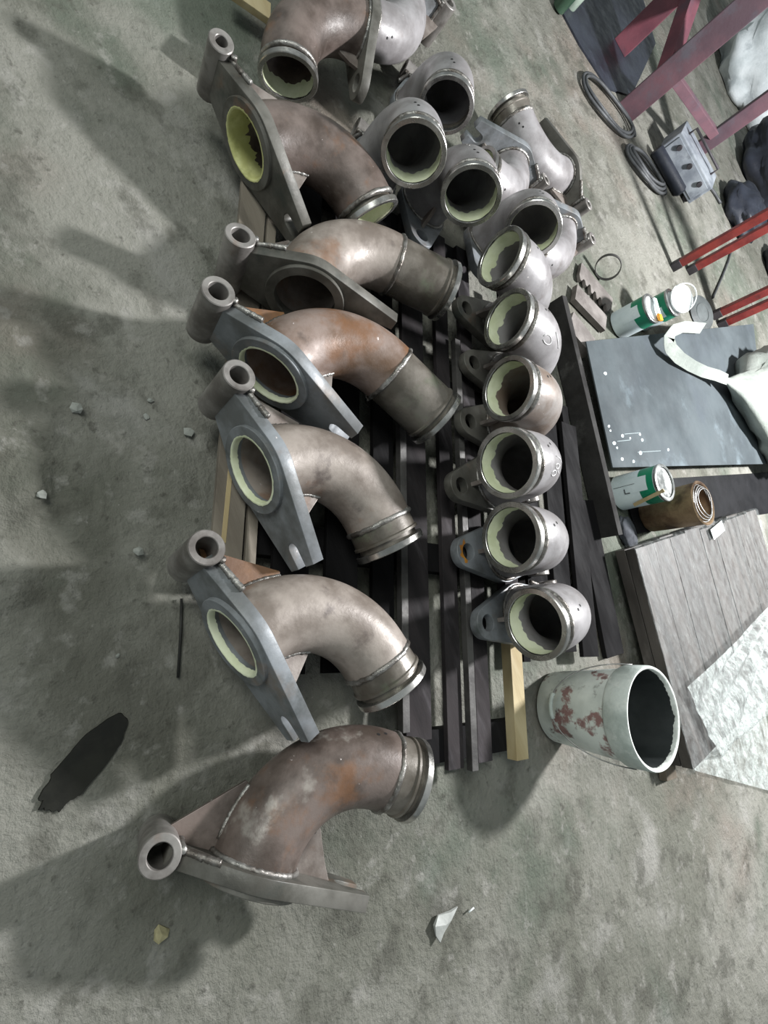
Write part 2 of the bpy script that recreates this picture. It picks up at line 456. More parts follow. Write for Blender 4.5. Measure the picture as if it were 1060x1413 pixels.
HM['weld_flange'] = weldrun(fl, .006, 4.0, 'weld')
cap = [(TP * .5, .168, .060), (TP * .5, .140, .072), (TP * .5, .108, .092)]
HM['weld_neck'] = weldrun([(TP + .001, .172, .058), (TP + .001, .120, .080), (TP + .001, .085, .094)], .007, 6.0, 'weld')
def rim_primer(deep, seed, name):
    def wob(a, k, r, h):
        n1 = noise.noise(Vector((math.cos(a) * 6, math.sin(a) * 6, seed))); n2 = noise.noise(Vector((math.cos(a) * 15, math.sin(a) * 15, seed + 4)))
        if k == 0: return (RH + .0035 + .002 * n1 + .002 * n2, h)
        if k == 3: return (r, h + deep * (.35 * n1 + .3 * n2))
        return (r, h)
    q = MB().lathe([(RH + .0035, -.0106), (RH - .001, -.0112), (RI - .0014, -.007), (RI - .0014, deep)], 96, (0, 0, 0), (0, 1, 0), (0, 0, 1), (1, 0, 0), wob)
    return q.mesh(name, 180)
HM['rimp'] = rim_primer(.006, 1.1, 'rim_primer')
HM['rimdeep'] = rim_primer(.055, 2.7, 'rim_primer')
def ventmesh(ang, ph):
    # small drilled holes close to the outlet joint; ang along the bend, ph round the pipe
    a = math.radians(ang)
    e1 = Vector((math.sin(a), math.cos(a), 0)); d = e1 * math.cos(ph) + Vector((0, 0, 1)) * math.sin(ph)
    c = Vector((S_ + RB * math.sin(a), -RB + RB * math.cos(a), 0)) + d * (RO + .0004)
    t = Vector((math.cos(a), -math.sin(a), 0)); u = d.cross(t)
    return MB().disc(c, .0042, 14, t, u).mesh('vent_hole')
HM['vents'] = {k: [ventmesh(80, k), ventmesh(84, k - .09)] for k in (0.30, 0.62)}

def elbow(label, mat4, pipe='pipe', plate='plate', variant='short', rib='rib', tube='tube', shape=None, rim=None, primer=True, vent=0.62, sleeve='sleeve', group='flanged steel elbows waiting on the workshop floor', neckweld=True):
    t = thing('pipe_elbow', label, 'pipe elbow', group=group)
    t.matrix_world = mat4
    e = EM[variant]
    el = link('elbow', e['elbow'], M[pipe], t)
    for vm in HM['vents'][vent]: link('vent_hole', vm, M['black'], el)
    sl = link('outlet_sleeve', e['sleeve'], M[sleeve], t)
    link('end_ring', e['ring'], M['ring'], sl)
    link('weld_bead', e['bead'], M['weld'], t)
    if primer: link('outlet_primer', e['primer'], M['primer'], sl, 'pale green primer brushed inside the outlet')
    shape = shape or ('tongue' if variant == 'stub' else 'arm')
    p = link('flange_plate', HM[shape], M[plate], t)
    if shape == 'arm': link('boss_ring', HM['boss'], M[plate], p)
    link('weld', HM['weld_flange'], M['weld'], p)
    if rim: link('rim_primer', HM['rimdeep' if rim == 'deep' else 'rimp'], M['primer_yellow' if rim == 'deep' else 'primer'], p, 'yellow primer inside the flange mouth' if rim == 'deep' else 'pale primer line round the flange mouth')
    h = link('hinge_tube', HM['tube' if tube == 'tube' else 'tubeslim'], M['tube'], t)
    link('weld', HM['weld_tube'], M['weld'], h)
    gs = link('gusset', HM['gusset'], M[{'rust': 'rib_rust', 'dark': 'pipe_dark'}.get(rib, 'rib')], t)
    link('weld', HM['weld_gusset'], M['weld'], gs)
    rb = link('rib', HM['ribs' if shape == 'tongue' else 'rib'], M['rib'], t)
    if shape == 'arm': link('weld', HM['weld_rib'], M['weld'], rb)
    if neckweld: link('weld', HM['weld_neck'], M['weld'], p)
    return t
def lying(x, y, z, a, b, c):
    return Matrix.Translation((x, y, z)) @ Matrix.Rotation(a, 4, 'Z') @ Matrix.Rotation(b, 4, 'Y') @ Matrix.Rotation(c, 4, 'X')
BM = Matrix(((0, 0, -1), (0, 1, 0), (1, 0, 0))).to_4x4()
def standing(x, y, z, a, b, c):
    return Matrix.Translation((x, y, z)) @ Matrix.Rotation(a, 4, 'Z') @ Matrix.Rotation(b, 4, 'X') @ Matrix.Rotation(c, 4, 'Y') @ BM
def aimed(px, py, depth, theta, psi, up, L2=L2S):
    """outlet centre at a depth behind a pixel; axis theta degrees off the line of sight, leaning to psi in the picture"""
    d = ray(px, py); C = CAMP + d * depth; v = -d.normalized()
    e = C_RIGHT * math.cos(math.radians(psi)) + C_DOWN * math.sin(math.radians(psi))
    e = (e - v * e.dot(v)).normalized()
    ax = v * math.cos(math.radians(theta)) + e * math.sin(math.radians(theta))
    yl = -ax; xl = Vector(up) - yl * Vector(up).dot(yl); xl.normalize(); zl = xl.cross(yl)
    R = Matrix((xl, yl, zl)).transposed()
    o = C - R @ Vector((S_ + RB, -(RB + L2), 0))
    return Matrix.Translation(o) @ R.to_4x4()
def turned(px, py, depth, a, b):
    C = CAMP + ray(px, py) * depth
    R_ = (Matrix.Rotation(a, 4, 'Z') @ Matrix.Rotation(b, 4, 'X') @ BM)
    o = C - R_.to_3x3() @ Vector((S_ + RB, -(RB + L2T), 0))
    return Matrix.Translation(o) @ R_
def settled(loc, quat):
    """pose measured from the photograph, then settled so that neighbours touch and rest"""
    return Matrix.Translation(loc) @ Quaternion(quat).normalized().to_matrix().to_4x4()
s8 = 0.8
LY = 'flanged elbows lying along the near edge of the pallet'
UPR = 'flanged elbows standing in a row with primed mouths'
elbow('brown steel elbow lying on bare concrete beyond the pallet end, flange edge down', lying(0.610, 0.228, 0.132, 2.366, 0.01, -0.20), 'pipe_dark', 'plate_dark', rib='dark', group=LY, vent=.62)
elbow('steel elbow with rust-orange gusset beside its hinge eye, last lying one on the pallet', settled((0.1510, 0.3444, 0.1863), (0.63978, -0.04857, -0.01664, 0.76684)), 'pipe', 'plate', rib='rust', rim='line', group=LY)
elbow('pinkish grey elbow with wide open flange mouth ringed in pale primer', settled((-0.1880, 0.5133, 0.1872), (0.67034, -0.03212, 0.00515, 0.74134)), 'pipe', 'plate', rim='line', group=LY)
elbow('rust streaked elbow with long outlet, lying second from the long grey one', settled((-0.4088, 0.6371, 0.1863), (-0.46489, 0.00659, 0.03426, -0.88468)), 'pipe_rust', 'plate', 'long', rib='rust', rim='line', group=LY)
elbow('brownish grey elbow with long outlet and dark arched flange mouth', settled((-0.6070, 0.8158, 0.1826), (0.28157, -0.06493, -0.06483, 0.95514)), 'pipe', 'plate_dark', 'long', group=LY)
elbow('dusty elbow with yellow primer inside its flange mouth at the pallet corner', settled((-1.0439, 0.8124, 0.1724), (0.60160, 0.09756, -0.02085, 0.79254)), 'pipe_dark', 'plate_dark', 'stub', rim='deep', tube='slim', shape='arm', group=LY)
for n, (nm, lab, p, pp, pd) in enumerate((
    ('R', 'pale grey elbow standing next to the white bucket, eye plate to the front', (0.591, 1.633, 0.122, -0.22, -0.06, -0.02), 'pipe_grey', 'plate'),
    ('Q', 'standing elbow with orange paint on its eye plate, second from the white bucket', (0.333, 1.653, 0.122, -0.307, -0.06, -0.02), 'pipe_grey', 'plate'),
    ('P', 'standing elbow with chalk scribble, third from the white bucket', (0.044, 1.704, 0.156, -0.157, -0.09, -0.02), 'pipe_grey', 'plate_dark'),
    ('O', 'standing elbow with brown stained shoulder, fourth from the white bucket', (-0.157, 1.924, 0.125, -0.31, -0.036, -0.001), 'pipe_stain', 'plate_dark'),
    ('N', 'standing elbow with chalk loop and dash, fifth from the white bucket', (-0.378, 2.082, 0.121, -0.434, -0.005, 0.001), 'pipe_grey', 'plate_dark'),
    ('M', 'standing elbow with plain grey shoulder, sixth from the white bucket', (-0.622, 2.147, 0.124, -0.457, -0.026, 0.001), 'pipe_grey', 'plate_dark'))):
    mt = standing(p[0] * s8, p[1] * s8, p[2] * s8, *p[3:]) @ Matrix.Translation((0, -(L2S - L2T), 0))
    t = elbow(lab, mt, pp, pd, 'stub', vent=.30, group=UPR)
    def chalk(path, r=.0016):
        pts = []
        for (ang, ph) in path:
            a_ = math.radians(ang); e_ = Vector((math.sin(a_), math.cos(a_), 0)); d_ = e_ * math.cos(ph) + Vector((0, 0, 1)) * math.sin(ph)
            pts.append(Vector((S_ + RB * math.sin(a_), -RB + RB * math.cos(a_), 0)) + d_ * (RO + .0004))
        MB().tube(pts, r, 6).build('chalk_mark', M['chalk'], t, 180, label='white chalk mark')
    if nm == 'N':
        chalk([(72, -.30), (66, -.42), (60, -.52)], .0026)
        chalk([(77 + 5 * math.cos(k * .5), -.72 + .14 * math.sin(k * .5)) for k in range(12)])
    if nm == 'P':
        chalk([(78, -.10), (71, -.16), (68, -.26)])
        chalk([(76 + 3 * math.cos(k * .55), -.40 + .08 * math.sin(k * .55)) for k in range(12)])
        chalk([(79 + 3 * math.cos(k * .55), -.62 + .09 * math.sin(k * .55)) for k in range(12)])
        chalk([(72, -.36), (75, -.52), (70, -.60)])
    if nm == 'Q':
        ring_ = [(-.172 + .0275 * math.cos(x), .0275 * math.sin(x)) for x in [math.radians(110 + 14 * k) for k in range(11)]]
        ring2 = [(-.172 + (.037 + .006 * math.sin(k * 2.1)) * math.cos(math.radians(250 - 14 * k)), (.037 + .006 * math.sin(k * 2.1)) * math.sin(math.radians(250 - 14 * k))) for k in range(11)]
        me_ = MB().prism(ring_ + ring2, TP + .0002, TP + .0009).mesh('orange_mark'); me_.transform(rotp)
        link('orange_mark', me_, M['ochre'], t, 'orange paint round the bolt hole')
PILE = 'flanged elbows heaped at the far end of the pallet'
elbow('grey elbow with half primed mouth tilted up beside the dark flange', settled((-1.1162, 1.3417, 0.0585), (0.59113, 0.27982, -0.65408, 0.38007)), 'pipe_grey', 'plate', 'stub', group=PILE)
elbow('elbow with half primed mouth tilted up, behind the standing row', settled((-1.0027, 1.5330, 0.0636), (0.60075, 0.26205, -0.65583, 0.37458)), 'pipe_grey', 'plate', 'stub', group=PILE)
elbow('half hidden elbow wedged behind the sixth standing one', settled((-0.8739, 1.8354, 0.0605), (-0.61979, -0.18949, 0.68730, -0.32798)), 'pipe_grey', 'plate', 'stub', group=PILE)
elbow('dark mouthed elbow with its hinge tube raised towards open floor', settled((-1.4636, 1.7411, 0.0184), (-0.62588, -0.32744, 0.62801, -0.32660)), 'pipe_grey', 'plate', 'stub', primer=False, group=PILE)
elbow('brown elbow with dark unpainted mouth at the pallet corner, flange on edge', settled((-1.5479, 1.4353, 0.1782), (-0.02776, -0.57947, 0.80663, 0.11315)), 'pipe_dark', 'plate_dark', 'stub', group=PILE)
elbow('elbow turned aside behind the dark flange, shiny end ring facing away from the heap', settled((-1.9334, 1.8293, 0.1042), (0.99727, -0.00001, -0.00001, -0.07387)), 'pipe_grey', 'plate', 'stub', group=PILE)
elbow('grey elbow with bright gusset between the heap and open floor', settled((-1.2597, 2.1458, 0.1172), (0.97729, -0.07646, -0.03841, -0.19384)), 'pipe_grey', 'plate', 'stub', shape='arm', tube='slim', group=PILE)
elbow('outermost grey elbow of the heap with ribbed dark flange', settled((-1.2637, 2.5819, 0.1166), (-0.76413, 0.03645, 0.02671, 0.64347)), 'pipe_grey', 'plate_dark', tube='slim', group=PILE)
elbow('grey elbow with pale flange edge wedged beside the dark timber end', settled((-0.9945, 2.3817, 0.1165), (0.98099, -0.04822, 0.00831, -0.18777)), 'pipe_grey', 'plate', 'stub', shape='arm', tube='slim', group=PILE)

# ------------------------------------------------------------------ pallet
PU = Vector((0.915, -0.403, 0)); PV = Vector((0.403, 0.915, 0))
def pv(u, v, z=0.0): return PU * u + PV * v + Vector((0, 0, z))
pal = thing('wooden_pallet', 'long sooty wooden pallet under the pipe elbows', 'pallet')
ZT = 0.092
def board(u0, u1, v0, v1, z0, z1, mat, nm='deck_board', sag=0.0):
    b = MB().bar(pv(u0, (v0 + v1) / 2, (z0 + z1) / 2), pv(u1, (v0 + v1) / 2, (z0 + z1) / 2), abs(v1 - v0), z1 - z0)
    return b.build(nm, M[mat], pal, bevel=.0015)
board(-1.49, -.13, .345, .420, .050, .068, 'wood_grey')
board(-1.49, -.12, .428, .455, .050, .068, 'wood_grey')
board(-1.49, .08, .50, .60, .050, .068, 'wood_black')
board(-1.49, .08, .65, .75, .050, .068, 'wood_black')
board(-1.49, .08, .80, .875, .050, .068, 'wood_black')
board(-1.49, .27, .914, 1.005, .050, .068, 'wood_dark')
board(-1.49, .360, 1.065, 1.125, .050, .068, 'wood_dark')
board(-1.49, .355, 1.185, 1.245, .050, .068, 'wood_dark')
board(-1.35, .05, 1.47, 1.56, .050, .068, 'wood_black')
board(-1.30, .04, 1.62, 1.72, .050, .068, 'wood_black')
board(-.80, .24, .884, .908, .068, .092, 'bar', 'runner')
board(-1.05, .367, 1.135, 1.160, .068, .092, 'bar', 'runner')
board(-1.05, .0, 1.325, 1.39, .050, .090, 'wood_dark', 'runner')
board(.002, .363, 1.330, 1.385, .050, .090, 'wood_pale', 'runner')
board(-.90, .06, 1.76, 1.86, .050, .068, 'wood_black')
board(-1.4, .07, 1.42, 1.455, .050, .068, 'wood_black')
for u in (.30, -.25, -.85, -1.44):
    board(u - .05, u + .04, .36 if u < .2 else .93, 1.42 if u > .2 else 1.25 if u < -1.4 else 1.74, 0.0, .050, 'wood_black', 'bearer')

# ------------------------------------------------------------------ timbers beside the pallet
def beam(name, label, cat, a, b, w, h, mat, group=None):
    """bar between two floor points: w wide, standing h high"""
    a = Vector(a); b = Vector(b); zc = Vector((0, 0, h / 2))
    o = MB().bar(Vector((a.x, a.y, 0)) + zc, Vector((b.x, b.y, 0)) + zc, w, h).build(name, M[mat], bevel=.002)
    return tag(o, label, cat, group)
M['timber_grey'] = pm('weathered_timber', srgb(52, 51, 50), srgb(36, 35, 34), 6, 0.8, 0, [(srgb(84, 83, 81), 8, 0.58, 0.72, 0.6)], 0.3, 40, spec=.15)
beam('square_timber', 'long grey square timber running along the far side of the pallet', 'timber', at(779, 408, .10), at(857, 738, .10), .035, .10, 'timber_grey')
beam('wooden_plank', 'wide black plank on the floor beside the grey timber and bucket', 'timber', at(808, 690, .02), at(850, 905, .02), .13, .02, 'wood_black')
beam('wooden_batten', 'thin black batten between the standing elbows and the grey timber', 'timber', at(779, 560, .048), at(816, 850, .048), .045, .048, 'wood_black')
beam('square_timber', 'brown timber under the film wrapped board stack, behind the bucket', 'timber', at(888, 800, .033), at(928, 1076, .033), .085, .033, 'wood_brown')
# pale stick edge of the pallet's near board
a = at(308, 737, .060); b = at(316, 655, .060)
MB().bar(a.lerp(b, -.15), b.lerp(a, -.6), .012, .018).build('edge_strip', M['wood_pale'], pal, bevel=.001, label='pale fresh wood strip')
p = at(300, 90, .07)
o = MB().bar(at(292, 92, .05), at(306, 70, .05), .045, .05).build('end_block', M['wood_pale'], pal, bevel=.003)
o = MB().bar(at(372, 20, .06), at(318, -18, .06), .07, .022).build('deck_board', M['wood_pale'], pal, bevel=.002)

# ------------------------------------------------------------------ bucket
M['bucket'] = pm('grimy_white_plastic', srgb(226, 232, 226), srgb(196, 203, 197), 6, 0.5, 0, [(srgb(120, 122, 116), 7, 0.56, 0.72, 0.7), (srgb(126, 60, 58), 11, 0.555, 0.62, 0.8), (srgb(82, 80, 76), 22, 0.58, 0.70, 0.6)], 0.15, 40)
M['bucket_rim'] = pm('plaster_smeared_rim', srgb(206, 214, 208), srgb(170, 180, 174), 10, 0.55, 0, [(srgb(224, 228, 222), 14, 0.52, 0.66, 0.8)], 0.4, 40)
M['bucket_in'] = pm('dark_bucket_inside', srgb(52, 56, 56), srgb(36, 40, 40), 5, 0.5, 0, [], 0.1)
M['wire'] = pm('galvanised_wire', srgb(150, 150, 148), srgb(110, 108, 106), 20, 0.4, 0.7, [], 0)
M['plaster'] = pm('dried_plaster', srgb(226, 230, 224), srgb(196, 200, 194), 20, 0.7, 0, [], 0.3)
bk = thing('bucket', 'grimy white plastic bucket with wire handle and red stains beside the pallet', 'bucket', (.885, 1.43, 0))
BH, B0, B1 = .36, .122, .152
MB().lathe([(0, .004), (B0 - .004, .004), (B0, .010), (B0 + (B1 - B0) * .78, BH * .78)], 56).build('body', M['bucket'], bk, 40)
MB().lathe([(B1 - .010, BH * .775), (B1 - .001, BH * .775), (B1 + .004, BH * .80), (B1 + .005, BH - .006), (B1 + .002, BH), (B1 - .003, BH), (B1 - .006, BH - .008)], 56).build('rim_band', M['bucket_rim'], bk, 40)
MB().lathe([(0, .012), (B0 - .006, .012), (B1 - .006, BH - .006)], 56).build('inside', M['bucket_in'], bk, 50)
def wobr(a, k, r, h):
    w = noise.noise(Vector((math.cos(a) * 5, math.sin(a) * 5, 2))) + .6 * noise.noise(Vector((math.cos(a) * 14, math.sin(a) * 14, 7)))
    return (r, h - max(0, .012 + .028 * w) if k == 0 else h)
MB().lathe([(B1 - .0068, BH - .008), (B1 - .0072, BH - .003), (B1 - .002, BH + .0012), (B1 + .002, BH + .0008)], 120, wob=wobr).build('plaster_crust', M['plaster'], bk, 60, label='white dried plaster along the rim')
# wire handle: hangs down the side facing the pallet end
vd = Vector((-.885, -1.43, 0)).normalized(); sd = Vector((vd.y, -vd.x, 0))
hp = []
for i in range(25):
    a = math.pi * i / 24
    s_ = sd * ((B1 + .006) * math.cos(a))
    dn = math.sin(a)
    hp.append(s_ + vd * ((B0 + .028) * dn + .012 * dn) + Vector((0, 0, BH * .82 - .20 * dn)))
hd = MB().tube(hp, .0022, 6).build('handle', M['wire'], bk, 180)
MB().tube(hp[10:15], .0075, 8).build('grip', M['bucket_rim'], hd, 180)

# ------------------------------------------------------------------ paint cans
M['can_white'] = pm('white_can_print', srgb(214, 226, 228), srgb(196, 210, 212), 5, 0.35, 0, [(srgb(150, 160, 160), 8, 0.6, 0.75, 0.4)], 0.03)
M['can_green'] = pm('green_can_print', srgb(22, 136, 98), srgb(16, 110, 82), 5, 0.35, 0, [], 0.03)
M['tin'] = pm('bare_tinplate', srgb(170, 172, 170), srgb(120, 122, 120), 10, 0.3, 0.7, [], 0.05)
M['paint_white'] = pm('wet_white_paint', srgb(232, 236, 236), srgb(214, 220, 220), 8, 0.3, 0, [], 0.05)
def can_part(n, prof, mat, par, a0=0, a1=360, seg=40):
    q = MB(); N_ = max(4, int(seg * (a1 - a0) / 360))
    m = len(prof)
    for i in range(N_ + 1):
        a = math.radians(a0 + (a1 - a0) * i / N_)
        for r, h in prof: q.v.append((r * math.cos(a), r * math.sin(a), h))
    for i in range(N_):
        for k in range(m - 1):
            q.f.append((i * m + k, (i + 1) * m + k, (i + 1) * m + k + 1, i * m + k + 1))
    return q.build(n, M[mat], par, 40)
def paint_can(label, loc, rot, r=.078, h=.19, open_=True, tilt=None):
    t = thing('paint_can', label, 'paint can', loc, rot, 'green and white paint cans')
    can_part('body', [(0, .002), (r - .003, .002), (r, .005), (r, h - .012)], 'can_white', t)
    can_part('label_band', [(r + .0006, h * .62), (r + .0006, h * .93)], 'can_green', t, 0, 360)
    # white printed panel with slanting edge eats into the green band
    can_part('print_panel', [(r + .0012, h * .30), (r + .0012, h * .80)], 'can_white', t, 215, 262)
    can_part('rim', [(r + .0005, h - .013), (r + .003, h - .010), (r + .003, h - .002), (r, h), (r - .012, h), (r - .012, h - .006)], 'tin', t)
    if open_:
        can_part('paint', [(r - .012, h - .006), (0, h - .014)], 'paint_white', t)
    else:
        can_part('lid', [(r - .012, h - .006), (r - .02, h - .008), (0, h - .008)], 'tin', t)
    return t
yaw0 = Matrix.Rotation(0.0, 3, 'Z')
c1 = at(845, 454, 0); c1 = c1 + Vector((c1.x, c1.y, 0)).normalized() * .078
paint_can('open green and white paint can with a brush across it, beside the steel sheet', (c1.x, c1.y, 0), Matrix.Rotation(math.radians(25), 3, 'Z'))
c2 = c1 + Vector((-.03, .30, 0))
t2 = paint_can('paint can behind the open one, with a loose white lid on it', (c2.x, c2.y, 0), Matrix.Rotation(math.radians(60), 3, 'Z'))
c3 = at(850, 682, .03); c3 = c3 + Vector((c3.x, c3.y, 0)).normalized() * .08
t3 = paint_can('paint can marked L beside the rusty tin', (c3.x, c3.y, .006), Matrix.Rotation(math.radians(10), 3, 'Z'), .083, .215, False)
# printed L and seam lines on that can, pale mixing stick
def on_can(r, ang, z): return Vector((r * math.cos(ang), r * math.sin(ang), z))
base_a = math.atan2(-c3.y, -c3.x) - math.radians(10)
q = MB()
q.tube([on_can(.0853, base_a - .14 + .05 * k, .070) for k in range(6)], .0019, 5)
q.tube([on_can(.0853, base_a + .11, .070), on_can(.0853, base_a + .11, .092)], .0019, 5)
q.build('letter', M['black'], t3, label='black letter L')
q = MB().tube([on_can(.0851, base_a - .32, .02), on_can(.0851, base_a - .32, .12)], .0008, 5); q.build('seam', M['black'], t3)
st = MB().bar(c3 + on_can(.094, base_a + math.radians(10) + .80, .06), c3 + on_can(.094, base_a + math.radians(10) + .35, .215), .016, .003, Vector((-c3.x, -c3.y, .3))).build('mixing_stick', M['wood_pale'], bevel=.0006)
tag(st, 'pale wooden mixing stick leaning on the can marked L', 'stick')
# brush across the open can and lid leaning on the second
br = thing('paint_brush', 'white handled brush with orange tip lying across the open can', 'brush')
ba = c1 + Vector((-.05, .05, .196)); bb = c1 + Vector((.075, .02, .200))
MB().bar(ba, ba.lerp(bb, .75), .03, .010).build('handle', M['paint_white'], br, bevel=.003)
M['orange'] = pm('orange_paint', srgb(236, 164, 40), srgb(214, 140, 30), 20, 0.5, 0, [], 0.1)
MB().bar(ba.lerp(bb, .72), bb, .034, .014).build('bristles', M['orange'], br, bevel=.003)
ld = thing('can_lid', 'round white can lid resting on the second paint can', 'lid', c2 + Vector((.0, .02, .222)), (Matrix.Rotation(.35, 3, 'Z') @ Matrix.Rotation(math.radians(22), 3, 'X')))
MB().lathe([(0, .004), (.066, .004), (.070, .008), (.078, .008), (.078, 0), (0, 0)], 40).build('plate', M['paint_white'], ld, 40)
MB().tube([Vector((-.075, 0, .006)) + Vector((.0, .09 * math.sin(math.pi * i / 12), .0)) + Vector((.15 * (1 - math.cos(math.pi * i / 12)) / 2, 0, .02 * math.sin(math.pi * i / 12))) for i in range(13)], .003, 6).build('wire_bail', M['paint_white'], ld, 180)

# ------------------------------------------------------------------ rusty tin, wire coil, card, rags
M['rusty_tin'] = pm('mud_caked_tin', srgb(150, 126, 96), srgb(108, 84, 62), 12, 0.7, 0.05, [(srgb(72, 52, 40), 9, 0.54, 0.68, 0.8)], 0.4, 50)
M['rag'] = pm('dark_grey_rag', srgb(72, 76, 82), srgb(46, 48, 54), 8, 0.9, 0, [], 0.4, 40)
M['black_slab_and_shade'] = pm('black_slab_gap_shade', srgb(26, 26, 28), srgb(15, 15, 17), 5, 0.6, 0, [(srgb(46, 46, 48), 6, 0.58, 0.74, 0.5)], 0.15, spec=.15)
tn = at(880, 712, 0); tn = Vector((tn.x, tn.y, 0)) + Vector((tn.x, tn.y, 0)).normalized() * .09
rt = thing('rusty_tin', 'mud caked rusty tin holding a coil of wire', 'tin', tn + Vector((0, 0, .006)))
MB().lathe([(0, .003), (.088, .003), (.092, .01), (.100, .25), (.105, .256), (.101, .262), (.094, .256), (.088, .02), (0, .02)], 40,
           wob=lambda a, k, r, h: (r * (1 + .03 * noise.noise(Vector((math.cos(a) * 2, math.sin(a) * 2, h * 9)))), h)).build('body', M['rusty_tin'], rt, 50)
q = MB()
for i in range(4):
    q.tube([Vector(((.088 - .008 * i) * math.cos(a), (.088 - .008 * i) * math.sin(a), .258 + .006 * i + .004 * math.sin(2 * a + i))) for a in [2 * math.pi * k / 28 for k in range(29)]], .003, 6, caps=False)
o = q.build('wire_coil', M['wire'], None, 180); o.location = tn
tag(o, 'grey wire coil resting in the mouth of the rusty tin', 'wire coil')
cd = MB().bar(at(983, 738, .146), at(998, 725, .146), .055, .002).build('paper_card', M['paint_white']); tag(cd, 'small white card on the dark rag heap', 'card')
def lump(name, label, cat, c, size, seed, mat, amp=.22, nu=36, nv=22, group=None, freq=2.2, flat=True):
    """crumpled soft heap resting on the floor"""
    q = MB(); c = Vector(c)
    for j in range(nv + 1):
        th = math.pi * j / nv
        for i in range(nu):
            a = 2 * math.pi * i / nu
            d = Vector((math.sin(th) * math.cos(a), math.sin(th) * math.sin(a), math.cos(th)))
            w = 1 + amp * noise.noise(d * freq + Vector((seed, 0, 0))) + amp * .6 * abs(noise.noise(d * freq * 2.6 + Vector((0, seed, 0)))) + amp * .22 * noise.noise(d * 11 + Vector((seed, seed, 0)))
            p = Vector((d.x * size[0] * w, d.y * size[1] * w, d.z * size[2] * w))
            z = c.z + p.z
            q.v.append((c.x + p.x, c.y + p.y, max(.004, z)))
    for j in range(nv):
        for i in range(nu):
            k = (i + 1) % nu
            q.f.append((j * nu + i, j * nu + k, (j + 1) * nu + k, (j + 1) * nu + i))
    o = q.build(name, M[mat], None, 180)
    return tag(o, label, cat, group)
g1 = at(885, 716, .03)
lump('rag', 'dark oily rag bundled beside the rusty tin', 'rag', (g1.x + .03, g1.y - .13, .012), (.08, .06, .025), 3.1, 'rag')
# black slab, enlarged to paint the floor's shade between steel sheet and board stack
def slab(name, label, cat, pix, z, th, mat, bevel=.001, kids=None):
    P = [at(px, py, z) for px, py in pix]
    o = MB().prism([(p.x, p.y) for p in P], z - th, z).build(name, M[mat], None, bevel=bevel)
    return tag(o, label, cat)
slab('slab_gap_shade', 'black slab and painted floor shade between the steel sheet and the wrapped boards', 'sheet', [(856, 664), (1090, 650), (1090, 704), (880, 736)], .006, .006, 'black_slab_and_shade')

# ------------------------------------------------------------------ steel sheet on bearers, disc
M['steel_sheet'] = pm('blue_grey_sheet', srgb(80, 87, 90), srgb(62, 68, 71), 2.5, 0.80, 0.0, [(srgb(74, 80, 86), 1.8, 0.52, 0.68, 0.6), (srgb(118, 130, 136), 3.0, 0.56, 0.72, 0.6)], 0.06, 60, spec=.2)
ss = thing('steel_sheet', 'dark blue grey steel sheet with white paint splashes lying beside the timber', 'steel sheet')
P = [at(x, y, .085) for x, y in ((809, 471), (1040, 447), (1062, 640), (846, 645))]
MB().prism([(p.x, p.y) for p in P], .079, .085).build('plate', M['steel_sheet'], ss, bevel=.0008)
c0 = sum(P, Vector()) / 4
for f_ in (.15, .8):
    a = P[0].lerp(P[1], f_).lerp(c0, .06); b = P[3].lerp(P[2], f_).lerp(c0, .06)
    MB().bar((a.x, a.y, .0395), (b.x, b.y, .0395), .08, .079).build('bearer', M['wood_black'], ss)
q = MB(); random.seed(3)
def blot(x, y, r):
    p = at(x, y, .0853)
    q.v.extend([]); n0 = len(q.v)
    q.add([(p.x + r * (1 + .3 * random.random()) * math.cos(2 * math.pi * k / 10), p.y + 1.6 * r * (1 + .3 * random.random()) * math.sin(2 * math.pi * k / 10), .0855) for k in range(10)], [tuple(range(10))])
for x, y in ((842, 588), (842, 595), (860, 601), (868, 605), (886, 598), (886, 609), (849, 612), (852, 619), (887, 623), (920, 619), (833, 514), (860, 634), (875, 636)):
    blot(x + random.uniform(-3, 3), y + random.uniform(-2, 2), .004 + .005 * random.random())
for x0, y0, x1 in ((862, 599, 884), (852, 609, 870), (880, 624, 912)):
    a = at(x0, y0, .0855); b = at(x1, y0 - 2, .0855); q.tube([a, b], .0009, 4)
q.build('paint_splash', M['can_white'], ss, label='white paint splashes')['kind'] = 'stuff'
dk = at(972, 452, .11); ce = at(966, 430, .16)
M['disc'] = pm('dark_cast_disc', srgb(84, 90, 90), srgb(62, 66, 66), 6, 0.6, 0.1, [], 0.15)
dc = thing('steel_disc', 'dark round steel disc lying tilted behind the steel sheet', 'disc', at(968, 432, .03), Matrix.Rotation(.25, 3, 'Z') @ Matrix.Rotation(math.radians(12), 3, 'X'))
MB().lathe([(0, .008), (.118, .008), (.124, .004), (.118, 0), (0, 0)], 48).build('blank', M['disc'], dc, 40)
MB().lathe([(.060, .008), (.064, .012), (.068, .008)], 40).build('ridge', M['disc'], dc, 40)

